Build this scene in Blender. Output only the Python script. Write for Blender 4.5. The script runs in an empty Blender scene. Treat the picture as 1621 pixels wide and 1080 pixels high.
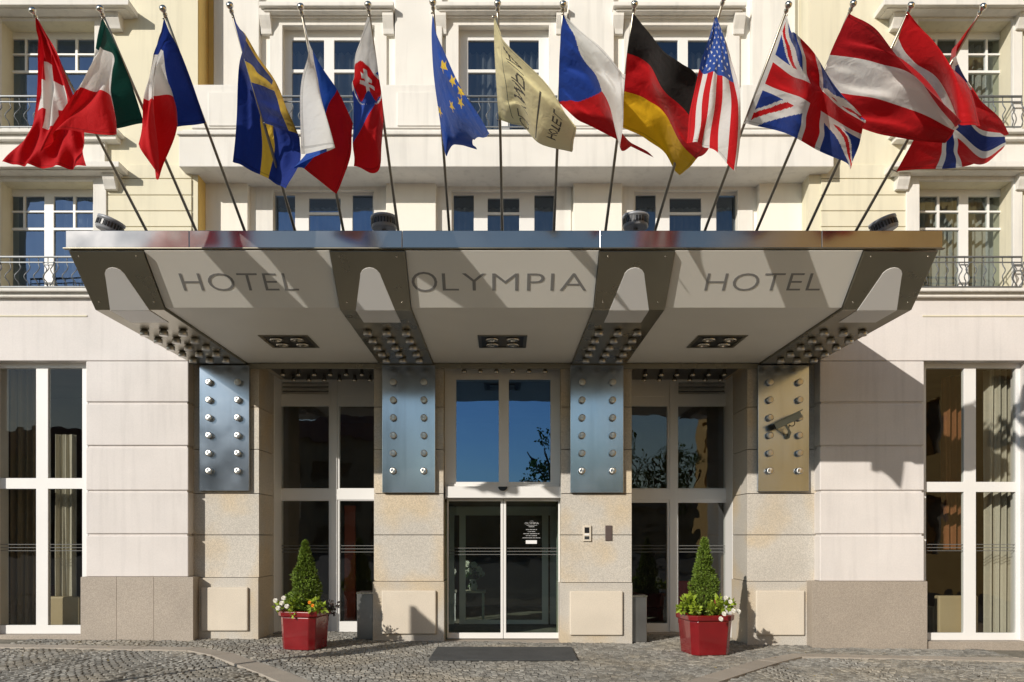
import bpy, bmesh, math, random
import numpy as np
from mathutils import Vector, Matrix

random.seed(7); np.random.seed(7)
scene = bpy.context.scene
COL = scene.collection
F, CX, CY, H, D = 1260.0, 797.0, 848.0, 1.86, 14.0      # pinhole read off the photograph (facade plane is Y = 0)
SLOPE = 0.011

def wx(px, Y=0.0): return (px - CX) * (D + Y) / F
def wz(py, Y=0.0): return H + (CY - py) * (D + Y) / F
def gz(x): return -SLOPE * x                            # the pavement falls gently to the right
def gpt(px, py):
    z = F * H / ((py - CY) - SLOPE * (px - CX))
    return ((px - CX) * z / F, z - D)

# ------------------------------------------------------------------ mesh builder
class MB:
    def __init__(self): self.v = []; self.f = []; self.s = []; self.m = []
    def add(self, vs, fs, smooth=False, mi=0):
        n = len(self.v); self.v += [tuple(p) for p in vs]
        for f in fs: self.f.append([n + i for i in f]); self.s.append(smooth); self.m.append(mi)
        return self
    def box(self, x0, x1, y0, y1, z0, z1, mi=0):
        if x0 > x1: x0, x1 = x1, x0
        if y0 > y1: y0, y1 = y1, y0
        if z0 > z1: z0, z1 = z1, z0
        vs = [(x0,y0,z0),(x1,y0,z0),(x1,y1,z0),(x0,y1,z0),(x0,y0,z1),(x1,y0,z1),(x1,y1,z1),(x0,y1,z1)]
        return self.add(vs, [(3,2,1,0),(4,5,6,7),(0,1,5,4),(1,2,6,5),(2,3,7,6),(3,0,4,7)], mi=mi)
    def hexa(self, a, b, mi=0):                          # two quads, bottom ring a and top ring b
        return self.add(list(a) + list(b), [(3,2,1,0),(4,5,6,7),(0,1,5,4),(1,2,6,5),(2,3,7,6),(3,0,4,7)], mi=mi)
    def prism(self, ring0, ring1, mi=0, smooth=False):
        n = len(ring0)
        fs = [tuple(reversed(range(n))), tuple(range(n, 2*n))] + [(i, (i+1) % n, n + (i+1) % n, n + i) for i in range(n)]
        return self.add(list(ring0) + list(ring1), fs, mi=mi)
    def prism_x(self, poly, x0, x1, mi=0):               # poly in (y, z)
        return self.prism([(x0, y, z) for y, z in poly], [(x1, y, z) for y, z in poly], mi)
    def cyl(self, p0, p1, r0, r1=None, n=12, caps=True, mi=0):
        r1 = r0 if r1 is None else r1
        p0 = Vector(p0); p1 = Vector(p1); d = (p1 - p0).normalized()
        a = d.orthogonal().normalized(); b = d.cross(a)
        vs = []
        for p, r in ((p0, r0), (p1, r1)):
            for i in range(n):
                t = 2*math.pi*i/n; vs.append(p + (a*math.cos(t) + b*math.sin(t))*r)
        k = len(self.v); self.v += [tuple(q) for q in vs]
        for i in range(n): self.f.append([k+i, k+(i+1)%n, k+n+(i+1)%n, k+n+i]); self.s.append(True); self.m.append(mi)
        if caps:
            self.f.append([k+i for i in reversed(range(n))]); self.s.append(False); self.m.append(mi)
            self.f.append([k+n+i for i in range(n)]); self.s.append(False); self.m.append(mi)
        return self
    def lathe(self, c, axis, prof, n=16, mi=0):          # prof: (distance along axis, radius)
        c = Vector(c); d = Vector(axis).normalized()
        a = d.orthogonal().normalized(); b = d.cross(a); k = len(self.v)
        for h, r in prof:
            for i in range(n):
                t = 2*math.pi*i/n; self.v.append(tuple(c + d*h + (a*math.cos(t) + b*math.sin(t))*r))
        for j in range(len(prof)-1):
            for i in range(n):
                self.f.append([k+j*n+i, k+j*n+(i+1)%n, k+(j+1)*n+(i+1)%n, k+(j+1)*n+i]); self.s.append(True); self.m.append(mi)
        self.f.append([k+i for i in reversed(range(n))]); self.s.append(False); self.m.append(mi)
        self.f.append([k+(len(prof)-1)*n+i for i in range(n)]); self.s.append(False); self.m.append(mi)
        return self
    def tube(self, pts, r, n=6, mi=0):
        pts = [Vector(p) for p in pts]; k = len(self.v); up = None
        for i, p in enumerate(pts):
            d = (pts[min(i+1, len(pts)-1)] - pts[max(i-1, 0)]).normalized()
            if up is None: up = d.orthogonal().normalized()
            up = (up - d*up.dot(d)).normalized(); b = d.cross(up)
            for j in range(n):
                t = 2*math.pi*j/n; self.v.append(tuple(p + (up*math.cos(t) + b*math.sin(t))*r))
        for i in range(len(pts)-1):
            for j in range(n):
                self.f.append([k+i*n+j, k+i*n+(j+1)%n, k+(i+1)*n+(j+1)%n, k+(i+1)*n+j]); self.s.append(True); self.m.append(mi)
        self.f.append([k+j for j in reversed(range(n))]); self.s.append(False); self.m.append(mi)
        self.f.append([k+(len(pts)-1)*n+j for j in range(n)]); self.s.append(False); self.m.append(mi)
        return self
    def ball(self, c, r, n=10, sx=1, sy=1, sz=1, mi=0):
        m = n//2; k = len(self.v); c = Vector(c)
        for j in range(m+1):
            p = math.pi*j/m
            for i in range(n):
                t = 2*math.pi*i/n
                self.v.append((c.x + r*sx*math.sin(p)*math.cos(t), c.y + r*sy*math.sin(p)*math.sin(t), c.z + r*sz*math.cos(p)))
        for j in range(m):
            for i in range(n):
                self.f.append([k+j*n+i, k+(j+1)*n+i, k+(j+1)*n+(i+1)%n, k+j*n+(i+1)%n]); self.s.append(True); self.m.append(mi)
        return self
    def wall(self, x0, x1, z0, z1, yf, yb, ops=()):      # a wall with rectangular openings and real reveals
        xs = sorted({x0, x1, *[v for o in ops for v in o[:2]]}); zs = sorted({z0, z1, *[v for o in ops for v in o[2:]]})
        xs = [x for x in xs if x0-1e-6 <= x <= x1+1e-6]; zs = [z for z in zs if z0-1e-6 <= z <= z1+1e-6]
        nx, nz = len(xs)-1, len(zs)-1
        def solid(i, j):
            if i < 0 or j < 0 or i >= nx or j >= nz: return False
            cx = (xs[i]+xs[i+1])/2; cz = (zs[j]+zs[j+1])/2
            return not any(o[0] < cx < o[1] and o[2] < cz < o[3] for o in ops)
        for i in range(nx):
            for j in range(nz):
                if not solid(i, j): continue
                a, b, c, d = xs[i], xs[i+1], zs[j], zs[j+1]
                self.add([(a,yf,c),(b,yf,c),(b,yf,d),(a,yf,d)], [(0,1,2,3)])
                self.add([(a,yb,c),(b,yb,c),(b,yb,d),(a,yb,d)], [(3,2,1,0)])
                if not solid(i-1, j): self.add([(a,yf,c),(a,yf,d),(a,yb,d),(a,yb,c)], [(0,1,2,3)])
                if not solid(i+1, j): self.add([(b,yf,c),(b,yb,c),(b,yb,d),(b,yf,d)], [(0,1,2,3)])
                if not solid(i, j-1): self.add([(a,yf,c),(a,yb,c),(b,yb,c),(b,yf,c)], [(0,1,2,3)])
                if not solid(i, j+1): self.add([(a,yf,d),(b,yf,d),(b,yb,d),(a,yb,d)], [(0,1,2,3)])
        return self
    def build(self, name, mat, parent=None, bevel=0.0, seg=2, weld=False):
        off = Vector((0, 0, 0)); p = parent
        while p is not None: off += p.location; p = p.parent
        me = bpy.data.meshes.new(name)
        me.from_pydata([(v[0]-off.x, v[1]-off.y, v[2]-off.z) for v in self.v], [], self.f)
        for m in (mat if isinstance(mat, (list, tuple)) else [mat]): me.materials.append(m)
        me.polygons.foreach_set('use_smooth', self.s); me.polygons.foreach_set('material_index', self.m)
        if weld:
            bm = bmesh.new(); bm.from_mesh(me); bmesh.ops.remove_doubles(bm, verts=bm.verts, dist=1e-4)
            bm.to_mesh(me); bm.free()
        me.update()
        o = bpy.data.objects.new(name, me); COL.objects.link(o)
        if parent is not None: o.parent = parent
        if bevel > 0:
            b = o.modifiers.new('bevel', 'BEVEL'); b.width = bevel; b.segments = seg; b.limit_method = 'ANGLE'; b.angle_limit = math.radians(40)
        return o

def tag(o, label, cat, group=None, kind=None):
    o['label'] = label; o['category'] = cat
    if group: o['group'] = group
    if kind: o['kind'] = kind
    return o
def thing(name, label, cat, loc=(0, 0, 0), group=None):
    o = bpy.data.objects.new(name, None); COL.objects.link(o); o.location = loc; o.empty_display_size = .2
    return tag(o, label, cat, group)
def structure(o): o['kind'] = 'structure'; return o
def copy_tree(o, parent=None):
    c = o.copy(); COL.objects.link(c)
    if parent is not None: c.parent = parent
    for ch in list(o.children): copy_tree(ch, c)
    return c

# ------------------------------------------------------------------ materials
def nodes_of(name):
    m = bpy.data.materials.new(name); m.use_nodes = True
    nt = m.node_tree; nt.nodes.clear()
    out = nt.nodes.new('ShaderNodeOutputMaterial')
    return m, nt, out
def N(nt, t, **kw):
    n = nt.nodes.new(t)
    for k, v in kw.items():
        if k.startswith('i_'): n.inputs[k[2:].replace('_', ' ')].default_value = v
        else: setattr(n, k, v)
    return n
def rgb(c): return (c[0], c[1], c[2], 1)

def surf(name, col, rough=.6, metal=0.0, var=.08, vscale=1.5, speck=0.0, sscale=150, col2=None, bump=.0, bscale=200,
         stretch=(1, 1, 1), island=0.0, spec=.4, coat=0.0, rvar=0.0, streak=0.0, aniso=0.0, axis='Z', arot=0.0):
    m, nt, out = nodes_of(name); L = nt.links.new
    bs = N(nt, 'ShaderNodeBsdfPrincipled'); L(bs.outputs[0], out.inputs[0])
    bs.inputs['Roughness'].default_value = rough; bs.inputs['Metallic'].default_value = metal
    bs.inputs['Specular IOR Level'].default_value = spec; bs.inputs['Coat Weight'].default_value = coat
    if aniso:
        tg = N(nt, 'ShaderNodeTangent', direction_type='RADIAL', axis=axis); L(tg.outputs[0], bs.inputs['Tangent'])
        bs.inputs['Anisotropic'].default_value = aniso; bs.inputs['Anisotropic Rotation'].default_value = arot
    geo = N(nt, 'ShaderNodeNewGeometry'); mp = N(nt, 'ShaderNodeMapping')
    mp.inputs['Scale'].default_value = stretch; mp.inputs['Location'].default_value = (3.171, 1.373, 2.237); L(geo.outputs['Position'], mp.inputs[0])
    n1 = N(nt, 'ShaderNodeTexNoise'); n1.inputs['Scale'].default_value = vscale; n1.inputs['Detail'].default_value = 6
    L(mp.outputs[0], n1.inputs['Vector'])
    mr = N(nt, 'ShaderNodeMapRange'); mr.inputs['From Min'].default_value = .3; mr.inputs['From Max'].default_value = .7
    mr.inputs['To Min'].default_value = 1 - var; mr.inputs['To Max'].default_value = 1 + var; L(n1.outputs[0], mr.inputs[0])
    base = N(nt, 'ShaderNodeMix', data_type='RGBA'); base.inputs['A'].default_value = rgb(col)
    base.inputs['B'].default_value = rgb(col2 or col)
    if col2:
        n3 = N(nt, 'ShaderNodeTexNoise'); n3.inputs['Scale'].default_value = vscale*.8; n3.inputs['Detail'].default_value = 4
        m3 = N(nt, 'ShaderNodeMapping'); m3.inputs['Location'].default_value = (7, 3, 11); L(geo.outputs['Position'], m3.inputs[0]); L(m3.outputs[0], n3.inputs['Vector'])
        r3 = N(nt, 'ShaderNodeMapRange'); r3.inputs['From Min'].default_value = .45; r3.inputs['From Max'].default_value = .62; L(n3.outputs[0], r3.inputs[0])
        L(r3.outputs[0], base.inputs['Factor'])
    else: base.inputs['Factor'].default_value = 0
    val = mr.outputs[0]
    def mul(a, b):
        x = N(nt, 'ShaderNodeMath', operation='MULTIPLY'); L(a, x.inputs[0]); L(b, x.inputs[1]); return x.outputs[0]
    if speck:
        n2 = N(nt, 'ShaderNodeTexNoise'); n2.inputs['Scale'].default_value = sscale; n2.inputs['Detail'].default_value = 3
        m2 = N(nt, 'ShaderNodeMapping'); m2.inputs['Location'].default_value = (.3371, .2193, .4157); L(geo.outputs['Position'], m2.inputs[0]); L(m2.outputs[0], n2.inputs['Vector'])
        r2 = N(nt, 'ShaderNodeMapRange'); r2.inputs['From Min'].default_value = .35; r2.inputs['From Max'].default_value = .65
        r2.inputs['To Min'].default_value = 1 - speck; r2.inputs['To Max'].default_value = 1 + speck; L(n2.outputs[0], r2.inputs[0])
        val = mul(val, r2.outputs[0])
    if island:
        ri = N(nt, 'ShaderNodeMapRange'); ri.inputs['To Min'].default_value = 1 - island; ri.inputs['To Max'].default_value = 1 + island
        L(geo.outputs['Random Per Island'], ri.inputs[0]); val = mul(val, ri.outputs[0])
    if streak:
        ms = N(nt, 'ShaderNodeMapping'); ms.inputs['Scale'].default_value = (5, 5, .35); L(geo.outputs['Position'], ms.inputs[0])
        ns = N(nt, 'ShaderNodeTexNoise'); ns.inputs['Scale'].default_value = 1.6; ns.inputs['Detail'].default_value = 5; L(ms.outputs[0], ns.inputs['Vector'])
        rs = N(nt, 'ShaderNodeMapRange'); rs.inputs['From Min'].default_value = .5; rs.inputs['From Max'].default_value = .75
        rs.inputs['To Min'].default_value = 1; rs.inputs['To Max'].default_value = 1 - streak; L(ns.outputs[0], rs.inputs[0]); val = mul(val, rs.outputs[0])
    mx = N(nt, 'ShaderNodeVectorMath', operation='SCALE'); L(base.outputs['Result'], mx.inputs[0]); L(val, mx.inputs['Scale'])
    L(mx.outputs[0], bs.inputs['Base Color'])
    if rvar:
        rr = N(nt, 'ShaderNodeMapRange'); rr.inputs['From Min'].default_value = .3; rr.inputs['From Max'].default_value = .7
        rr.inputs['To Min'].default_value = max(.02, rough - rvar); rr.inputs['To Max'].default_value = rough + rvar; L(n1.outputs[0], rr.inputs[0]); L(rr.outputs[0], bs.inputs['Roughness'])
    if bump:
        nb = N(nt, 'ShaderNodeTexNoise'); nb.inputs['Scale'].default_value = bscale; nb.inputs['Detail'].default_value = 4; L(mp.outputs[0], nb.inputs['Vector'])
        bp = N(nt, 'ShaderNodeBump'); bp.inputs['Strength'].default_value = bump; bp.inputs['Distance'].default_value = .01
        L(nb.outputs[0], bp.inputs['Height']); L(bp.outputs[0], bs.inputs['Normal'])
    return m

def glass(name, tint=(.85, .9, .88), f0=.1, rough=0.0, wave=.02, refl=(.9, .95, 1)):
    m, nt, out = nodes_of(name); L = nt.links.new
    tr = N(nt, 'ShaderNodeBsdfTransparent'); tr.inputs[0].default_value = rgb(tint)
    gl = N(nt, 'ShaderNodeBsdfGlossy'); gl.inputs['Roughness'].default_value = rough; gl.inputs[0].default_value = rgb(refl)
    lw = N(nt, 'ShaderNodeLayerWeight'); lw.inputs[0].default_value = .5
    pw = N(nt, 'ShaderNodeMath', operation='POWER'); L(lw.outputs['Facing'], pw.inputs[0]); pw.inputs[1].default_value = 4
    mr = N(nt, 'ShaderNodeMapRange'); mr.inputs['To Min'].default_value = f0; mr.inputs['To Max'].default_value = .9; L(pw.outputs[0], mr.inputs[0])
    mx = N(nt, 'ShaderNodeMixShader'); L(mr.outputs[0], mx.inputs[0]); L(tr.outputs[0], mx.inputs[1]); L(gl.outputs[0], mx.inputs[2])
    geo = N(nt, 'ShaderNodeNewGeometry'); nb = N(nt, 'ShaderNodeTexNoise'); nb.inputs['Scale'].default_value = 1.3; L(geo.outputs['Position'], nb.inputs['Vector'])
    bp = N(nt, 'ShaderNodeBump'); bp.inputs['Strength'].default_value = wave; bp.inputs['Distance'].default_value = .3; L(nb.outputs[0], bp.inputs['Height']); L(bp.outputs[0], gl.inputs['Normal'])
    L(mx.outputs[0], out.inputs[0]); return m

def leafy(name, col, var=.35, trans=.25):
    m, nt, out = nodes_of(name); L = nt.links.new
    geo = N(nt, 'ShaderNodeNewGeometry'); mr = N(nt, 'ShaderNodeMapRange'); mr.inputs['To Min'].default_value = 1 - var; mr.inputs['To Max'].default_value = 1 + var
    L(geo.outputs['Random Per Island'], mr.inputs[0])
    mx = N(nt, 'ShaderNodeVectorMath', operation='SCALE'); mx.inputs[0].default_value = col; L(mr.outputs[0], mx.inputs['Scale'])
    bs = N(nt, 'ShaderNodeBsdfPrincipled'); bs.inputs['Roughness'].default_value = .55; L(mx.outputs[0], bs.inputs['Base Color'])
    tl = N(nt, 'ShaderNodeBsdfTranslucent'); L(mx.outputs[0], tl.inputs[0])
    ms = N(nt, 'ShaderNodeMixShader'); ms.inputs[0].default_value = trans; L(bs.outputs[0], ms.inputs[1]); L(tl.outputs[0], ms.inputs[2]); L(ms.outputs[0], out.inputs[0])
    return m

def fabric(name, attr=None, col=(.8, .8, .8), trans=.3, scale=900):
    m, nt, out = nodes_of(name); L = nt.links.new
    bs = N(nt, 'ShaderNodeBsdfPrincipled'); bs.inputs['Roughness'].default_value = .75; bs.inputs['Specular IOR Level'].default_value = .25; bs.inputs['Sheen Weight'].default_value = .15
    tl = N(nt, 'ShaderNodeBsdfTranslucent')
    if attr:
        at = N(nt, 'ShaderNodeAttribute', attribute_name=attr); L(at.outputs['Color'], bs.inputs['Base Color']); L(at.outputs['Color'], tl.inputs[0])
    else: bs.inputs['Base Color'].default_value = rgb(col); tl.inputs[0].default_value = rgb(col)
    geo = N(nt, 'ShaderNodeNewGeometry')
    n1 = N(nt, 'ShaderNodeTexNoise'); n1.inputs['Scale'].default_value = 9; n1.inputs['Detail'].default_value = 5; n1.inputs['Distortion'].default_value = .8; L(geo.outputs['Position'], n1.inputs['Vector'])
    bp = N(nt, 'ShaderNodeBump'); bp.inputs['Strength'].default_value = .4; bp.inputs['Distance'].default_value = .035; L(n1.outputs[0], bp.inputs['Height'])
    L(bp.outputs[0], bs.inputs['Normal']); L(bp.outputs[0], tl.inputs['Normal'])
    ms = N(nt, 'ShaderNodeMixShader'); ms.inputs[0].default_value = trans; L(bs.outputs[0], ms.inputs[1]); L(tl.outputs[0], ms.inputs[2]); L(ms.outputs[0], out.inputs[0])
    return m

M = {}
M['white'] = surf('plaster_white', (.77, .745, .695), .85, var=.05, vscale=1.2, bump=.3, bscale=140, spec=.2, streak=.13, island=.02)
M['ground_white'] = surf('plaster_ground_floor', (.69, .65, .625), .85, var=.05, vscale=1.3, bump=.3, bscale=120, spec=.2, streak=.10, island=.025, speck=.02, sscale=40)
M['yellow'] = surf('plaster_yellow', (.745, .695, .535), .85, var=.04, vscale=.9, bump=.3, bscale=140, spec=.2, streak=.12)
M['cream'] = surf('plaster_cream', (.86, .82, .735), .85, var=.03, vscale=.9, bump=.25, bscale=160, spec=.2, streak=.04)
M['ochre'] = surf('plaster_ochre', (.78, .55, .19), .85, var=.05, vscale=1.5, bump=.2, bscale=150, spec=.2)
M['granite'] = surf('granite_warm', (.52, .485, .43), .6, var=.06, vscale=1.3, speck=.18, sscale=70, col2=(.55, .46, .335), bump=.15, bscale=110, island=.08)
M['granite_grey'] = surf('granite_grey', (.365, .315, .262), .6, var=.06, vscale=1.4, speck=.18, sscale=70, bump=.1, bscale=120, island=.04)
M['limestone'] = surf('pale_panel_stone', (.64, .57, .47), .7, var=.05, vscale=2, speck=.06, sscale=60, bump=.1)
M['steel'] = surf('brushed_steel', (.34, .315, .25), .30, 1.0, var=.04, vscale=2, rvar=.05, aniso=.6)
M['plate'] = surf('polished_steel_plate', (.50, .56, .64), .20, 1.0, var=.05, vscale=2, rvar=.04, aniso=.5, streak=.12)
M['band'] = surf('edge_band_steel', (.32, .31, .305), .14, 1.0, var=.03, vscale=2, rvar=.02, aniso=.4)
M['chrome'] = surf('stud_steel', (.66, .61, .52), .22, 1.0, var=.02)
M['bolt'] = surf('bolt_steel', (.66, .64, .60), .34, 1.0, var=.02, aniso=.85, axis='Y')
M['darksteel'] = surf('dark_steel', (.12, .12, .12), .35, .9, var=.05)
M['soffit'] = surf('white_lacquered_panel', (.84, .815, .755), .45, var=.02, vscale=1.5, spec=.35)
M['diffuser'] = surf('opal_diffuser', (.82, .81, .80), .35, var=.01, spec=.4)
M['letter'] = surf('letter_grey', (.27, .265, .26), .5, var=.02)
M['frame'] = surf('white_window_frame', (.78, .77, .75), .4, var=.02, spec=.4)
M['iron'] = surf('wrought_iron', (.17, .18, .19), .5, .5, var=.1)
M['glass_up'] = glass('upper_window_glass', (.46, .51, .56), f0=.24, wave=.06, refl=(.42, .62, 1))
M['glass_grey'] = glass('upper_window_glass_grey', (.40, .43, .44), f0=.13, wave=.06, refl=(.6, .76, 1))
M['glass_clear'] = glass('upper_window_glass_clear', (.66, .70, .66), f0=.12, wave=.06, refl=(.8, .92, .95))
M['glass_low'] = glass('shop_glass', (.84, .86, .83), f0=.085, wave=.02)
M['glass_shop'] = glass('ground_floor_glass', (.80, .82, .79), f0=.045, wave=.02)
M['stripe'] = surf('frosted_stripe', (.13, .13, .125), .6, var=0)
M['glass_door'] = glass('door_glass', (.76, .84, .79), f0=.07, wave=.02)
M['glass_transom'] = glass('transom_glass', (.45, .5, .5), f0=.26, wave=.008, refl=(.26, .52, 1))
M['glass_in'] = glass('inner_glass', (.75, .84, .79), f0=.05, wave=.01)
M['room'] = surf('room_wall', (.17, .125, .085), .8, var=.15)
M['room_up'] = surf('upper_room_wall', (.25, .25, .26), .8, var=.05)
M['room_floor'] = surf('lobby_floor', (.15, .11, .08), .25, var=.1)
M['wood'] = surf('lobby_wood', (.22, .07, .025), .45, var=.25, vscale=3, stretch=(6, 6, .6))
M['mat'] = surf('doormat', (.075, .078, .08), .95, var=.15, vscale=3, speck=.35, sscale=220, bump=.4, bscale=300)
M['black'] = surf('black_plastic', (.015, .015, .016), .35, var=.02)
M['grey_plastic'] = surf('grey_housing', (.30, .31, .33), .45, .2, var=.04)
M['cam_grey'] = surf('camera_housing', (.34, .35, .29), .4, .0, var=.05)
M['red_pot'] = surf('red_glaze', (.19, .007, .010), .22, var=.18, vscale=3, spec=.5, coat=.5, rvar=.06)
M['soil'] = surf('soil', (.035, .025, .018), .95, var=.3, vscale=20)
M['conifer'] = leafy('conifer_needles', (.15, .225, .028), .45, .25)
M['bark'] = surf('bark', (.08, .055, .035), .9, var=.2)
M['leaf_lime'] = leafy('lime_leaves', (.30, .40, .035), .4, .3)
M['leaf_green'] = leafy('green_leaves', (.07, .14, .03), .4, .25)
M['leaf_purple'] = leafy('purple_leaves', (.05, .035, .03), .5, .2)
M['petal'] = leafy('white_petals', (.85, .83, .76), .06, .25)
M['petal_orange'] = leafy('orange_petals', (.85, .32, .02), .3, .25)
M['sett'] = surf('basalt_setts', (.255, .245, .22), .75, var=.2, vscale=1.1, speck=.2, sscale=70, bump=.35, bscale=90, island=.34, col2=(.27, .245, .20))
M['sand'] = surf('joint_sand', (.19, .175, .14), .95, var=.25, vscale=6, speck=.3, sscale=60)
M['slab'] = surf('pavement_slab', (.39, .345, .29), .8, var=.08, vscale=2.5, speck=.12, sscale=80, bump=.15, bscale=80, island=.08)
M['asphalt'] = surf('asphalt', (.06, .06, .06), .9, var=.15, vscale=2, speck=.2, sscale=60)
M['curtain'] = fabric('sheer_curtain', col=(.62, .62, .62), trans=.35)
M['drape_dark'] = fabric('brown_drape', col=(.27, .20, .115), trans=.25)
M['drape_pale'] = fabric('pale_drape', col=(.66, .61, .50), trans=.3)
M['drape_orange'] = fabric('orange_drape', col=(.30, .12, .05), trans=.3)
M['leather'] = surf('beige_leather', (.42, .33, .20), .5, var=.05)
M['redchair'] = surf('dark_red_leather', (.16, .012, .012), .45, var=.06)
M['sign_print'] = surf('door_lettering_white', (.42, .42, .42), .6, var=0)
M['print'] = surf('white_print', (.8, .8, .8), .6, var=0)
M['flag'] = fabric('flag_cloth', attr='flag_colour', trans=.42)
M['pole'] = surf('pole_steel', (.30, .27, .22), .35, .9, var=.05)
M['opposite'] = surf('far_yellow_plaster', (.78, .48, .16), .9, var=.06)
M['far_dark'] = surf('far_grey_plaster', (.36, .30, .22), .9, var=.1)
M['stone_dark'] = surf('steel_bin_body', (.30, .30, .29), .3, .85, var=.1, vscale=3)

# ------------------------------------------------------------------ world, sun, camera
w = bpy.data.worlds.new('World'); scene.world = w; w.use_nodes = True
wn = w.node_tree; wn.nodes.clear()
sky = wn.nodes.new('ShaderNodeTexSky'); sky.sky_type = 'NISHITA'; sky.sun_disc = False
SUN = Vector((.82, 1.0, -.555)).normalized()
elev = math.asin(-SUN.z); az = math.atan2(-SUN.x, -SUN.y)
sky.sun_elevation = elev; sky.sun_rotation = az % (2*math.pi)
sky.air_density = 1.0; sky.dust_density = .35; sky.ozone_density = 2.6; sky.altitude = 300
bg = wn.nodes.new('ShaderNodeBackground'); bg.inputs[1].default_value = .125
wo = wn.nodes.new('ShaderNodeOutputWorld'); tint = wn.nodes.new('ShaderNodeMix'); tint.data_type = 'RGBA'; tint.blend_type = 'MULTIPLY'; tint.inputs['Factor'].default_value = 1; tint.inputs['B'].default_value = (1, .94, .82, 1)
wn.links.new(sky.outputs[0], tint.inputs['A']); wn.links.new(tint.outputs['Result'], bg.inputs[0]); wn.links.new(bg.outputs[0], wo.inputs[0])
sl = bpy.data.lights.new('sun', 'SUN'); sl.energy = 4.1; sl.angle = math.radians(.5); sl.color = (1, .935, .84)
so = bpy.data.objects.new('sun', sl); COL.objects.link(so); so.rotation_euler = SUN.to_track_quat('-Z', 'Y').to_euler(); so.location = (-12, -16, 14)
cam = bpy.data.cameras.new('camera'); cam.sensor_width = 36; cam.lens = 36*F/1621.0
cam.shift_x = (810.5 - CX)/1621.0; cam.shift_y = (CY - 540.0)/1621.0; cam.clip_end = 2000
co = bpy.data.objects.new('camera', cam); COL.objects.link(co); co.location = (0, -D, H); co.rotation_euler = (math.pi/2, 0, 0)
scene.camera = co
vs = scene.view_settings; vs.view_transform = 'Standard'; vs.look = 'None'; vs.gamma = 1; vs.exposure = .04; vs.use_curve_mapping = False
scene.cycles.max_bounces = 8; scene.cycles.transparent_max_bounces = 12; scene.cycles.caustics_reflective = False; scene.cycles.caustics_refractive = False
scene.cycles.sample_clamp_indirect = 6

# ================================================================== the hotel
hotel = thing('hotel_building', 'cream and white plastered hotel facade with granite entrance piers behind the steel canopy', 'building')
YO, YC, YG = -.2, .3, -.25           # outer upper wall, recessed centre wall, ground floor wall
XA, XB = -16.0, 16.0
TOP = 13.2

def rect_px(px0, px1, py0, py1, Y): return (wx(px0, Y), wx(px1, Y), wz(py1, Y), wz(py0, Y))

def window(name, rect, y, panes, gmat, parent=hotel, depth=.07, proud=.018):
    x0, x1, z0, z1 = rect
    mb = MB().wall(x0, x1, z0, z1, y, y+depth, panes)
    fr = mb.build(name, M['frame'], parent, bevel=.005, weld=True)
    g = MB()
    for a, b, c, d in panes:
        g.add([(a-.004, y+.035, c-.004), (b+.004, y+.035, c-.004), (b+.004, y+.035, d+.004), (a-.004, y+.035, d+.004)], [(0, 1, 2, 3)])
    g.build('pane', gmat, fr)
    return fr

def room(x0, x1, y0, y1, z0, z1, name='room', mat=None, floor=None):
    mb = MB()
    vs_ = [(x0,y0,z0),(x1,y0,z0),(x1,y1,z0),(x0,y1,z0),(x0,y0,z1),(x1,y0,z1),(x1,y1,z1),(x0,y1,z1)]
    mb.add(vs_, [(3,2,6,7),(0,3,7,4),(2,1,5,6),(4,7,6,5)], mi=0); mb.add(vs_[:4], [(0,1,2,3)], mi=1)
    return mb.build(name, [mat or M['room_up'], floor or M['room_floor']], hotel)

def railing(px0, px1, pyt, pyb, Y, pitch, swirl=()):
    x0, x1 = wx(px0, Y), wx(px1, Y); zt, zb = wz(pyt, Y), wz(pyb, Y)
    mb = MB(); zt2 = zt - .10; zb2 = zb + .05
    mb.box(x0, x1, Y-.022, Y+.022, zt-.022, zt); mb.box(x0, x1, Y-.01, Y+.01, zt2-.012, zt2+.006)
    mb.box(x0, x1, Y-.012, Y+.012, zb, zb+.018)
    n = max(2, round((x1-x0)/pitch)); h = zt2 - zb
    for i in range(n+1):
        x = x0 + (x1-x0)*i/n; pts = []
        for k in range(13):
            t = k/12; s = 0
            if .16 < t < .9: s = math.sin((t-.16)/.74*2*math.pi)
            bx = .045*(-s if t < .53 else -s*.6); by = -.07*math.sin(max(0, min(1, (.8-t)/.8))*math.pi)
            pts.append((x + bx, Y + by, zb + .018 + (h-.018)*t))
        mb.tube([(x, Y, zt-.02), (x, Y, zt2)], .008, 5)
        mb.tube(pts, .009, 6)
    for sx in swirl:
        x = wx(sx, Y)
        for sgn in (-1, 1):
            mb.tube([(x + sgn*(.02 + .07*abs(math.sin(t/10*math.pi*1.5))), Y-.02, zb + .02 + (h-.02)*t/10) for t in range(11)], .010, 6)
        mb.box(x-.06, x+.06, Y-.03, Y-.01, zb+h*.86, zb+h*.90)
    return mb.build('balcony_railing', M['iron'], hotel)

def moulding(px0, px1, steps, mat='white', name='cornice', ret=.0):
    """stack of plain bands: (py_top, py_bottom, front Y)"""
    mb = MB()
    for i, (a, b, y) in enumerate(steps):
        mb.box(wx(px0, y), wx(px1, y), y, .2 if y < .3 else .55, wz(b, y), wz(a, y))
    return mb.build(name, M[mat], hotel, bevel=.012)

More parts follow.
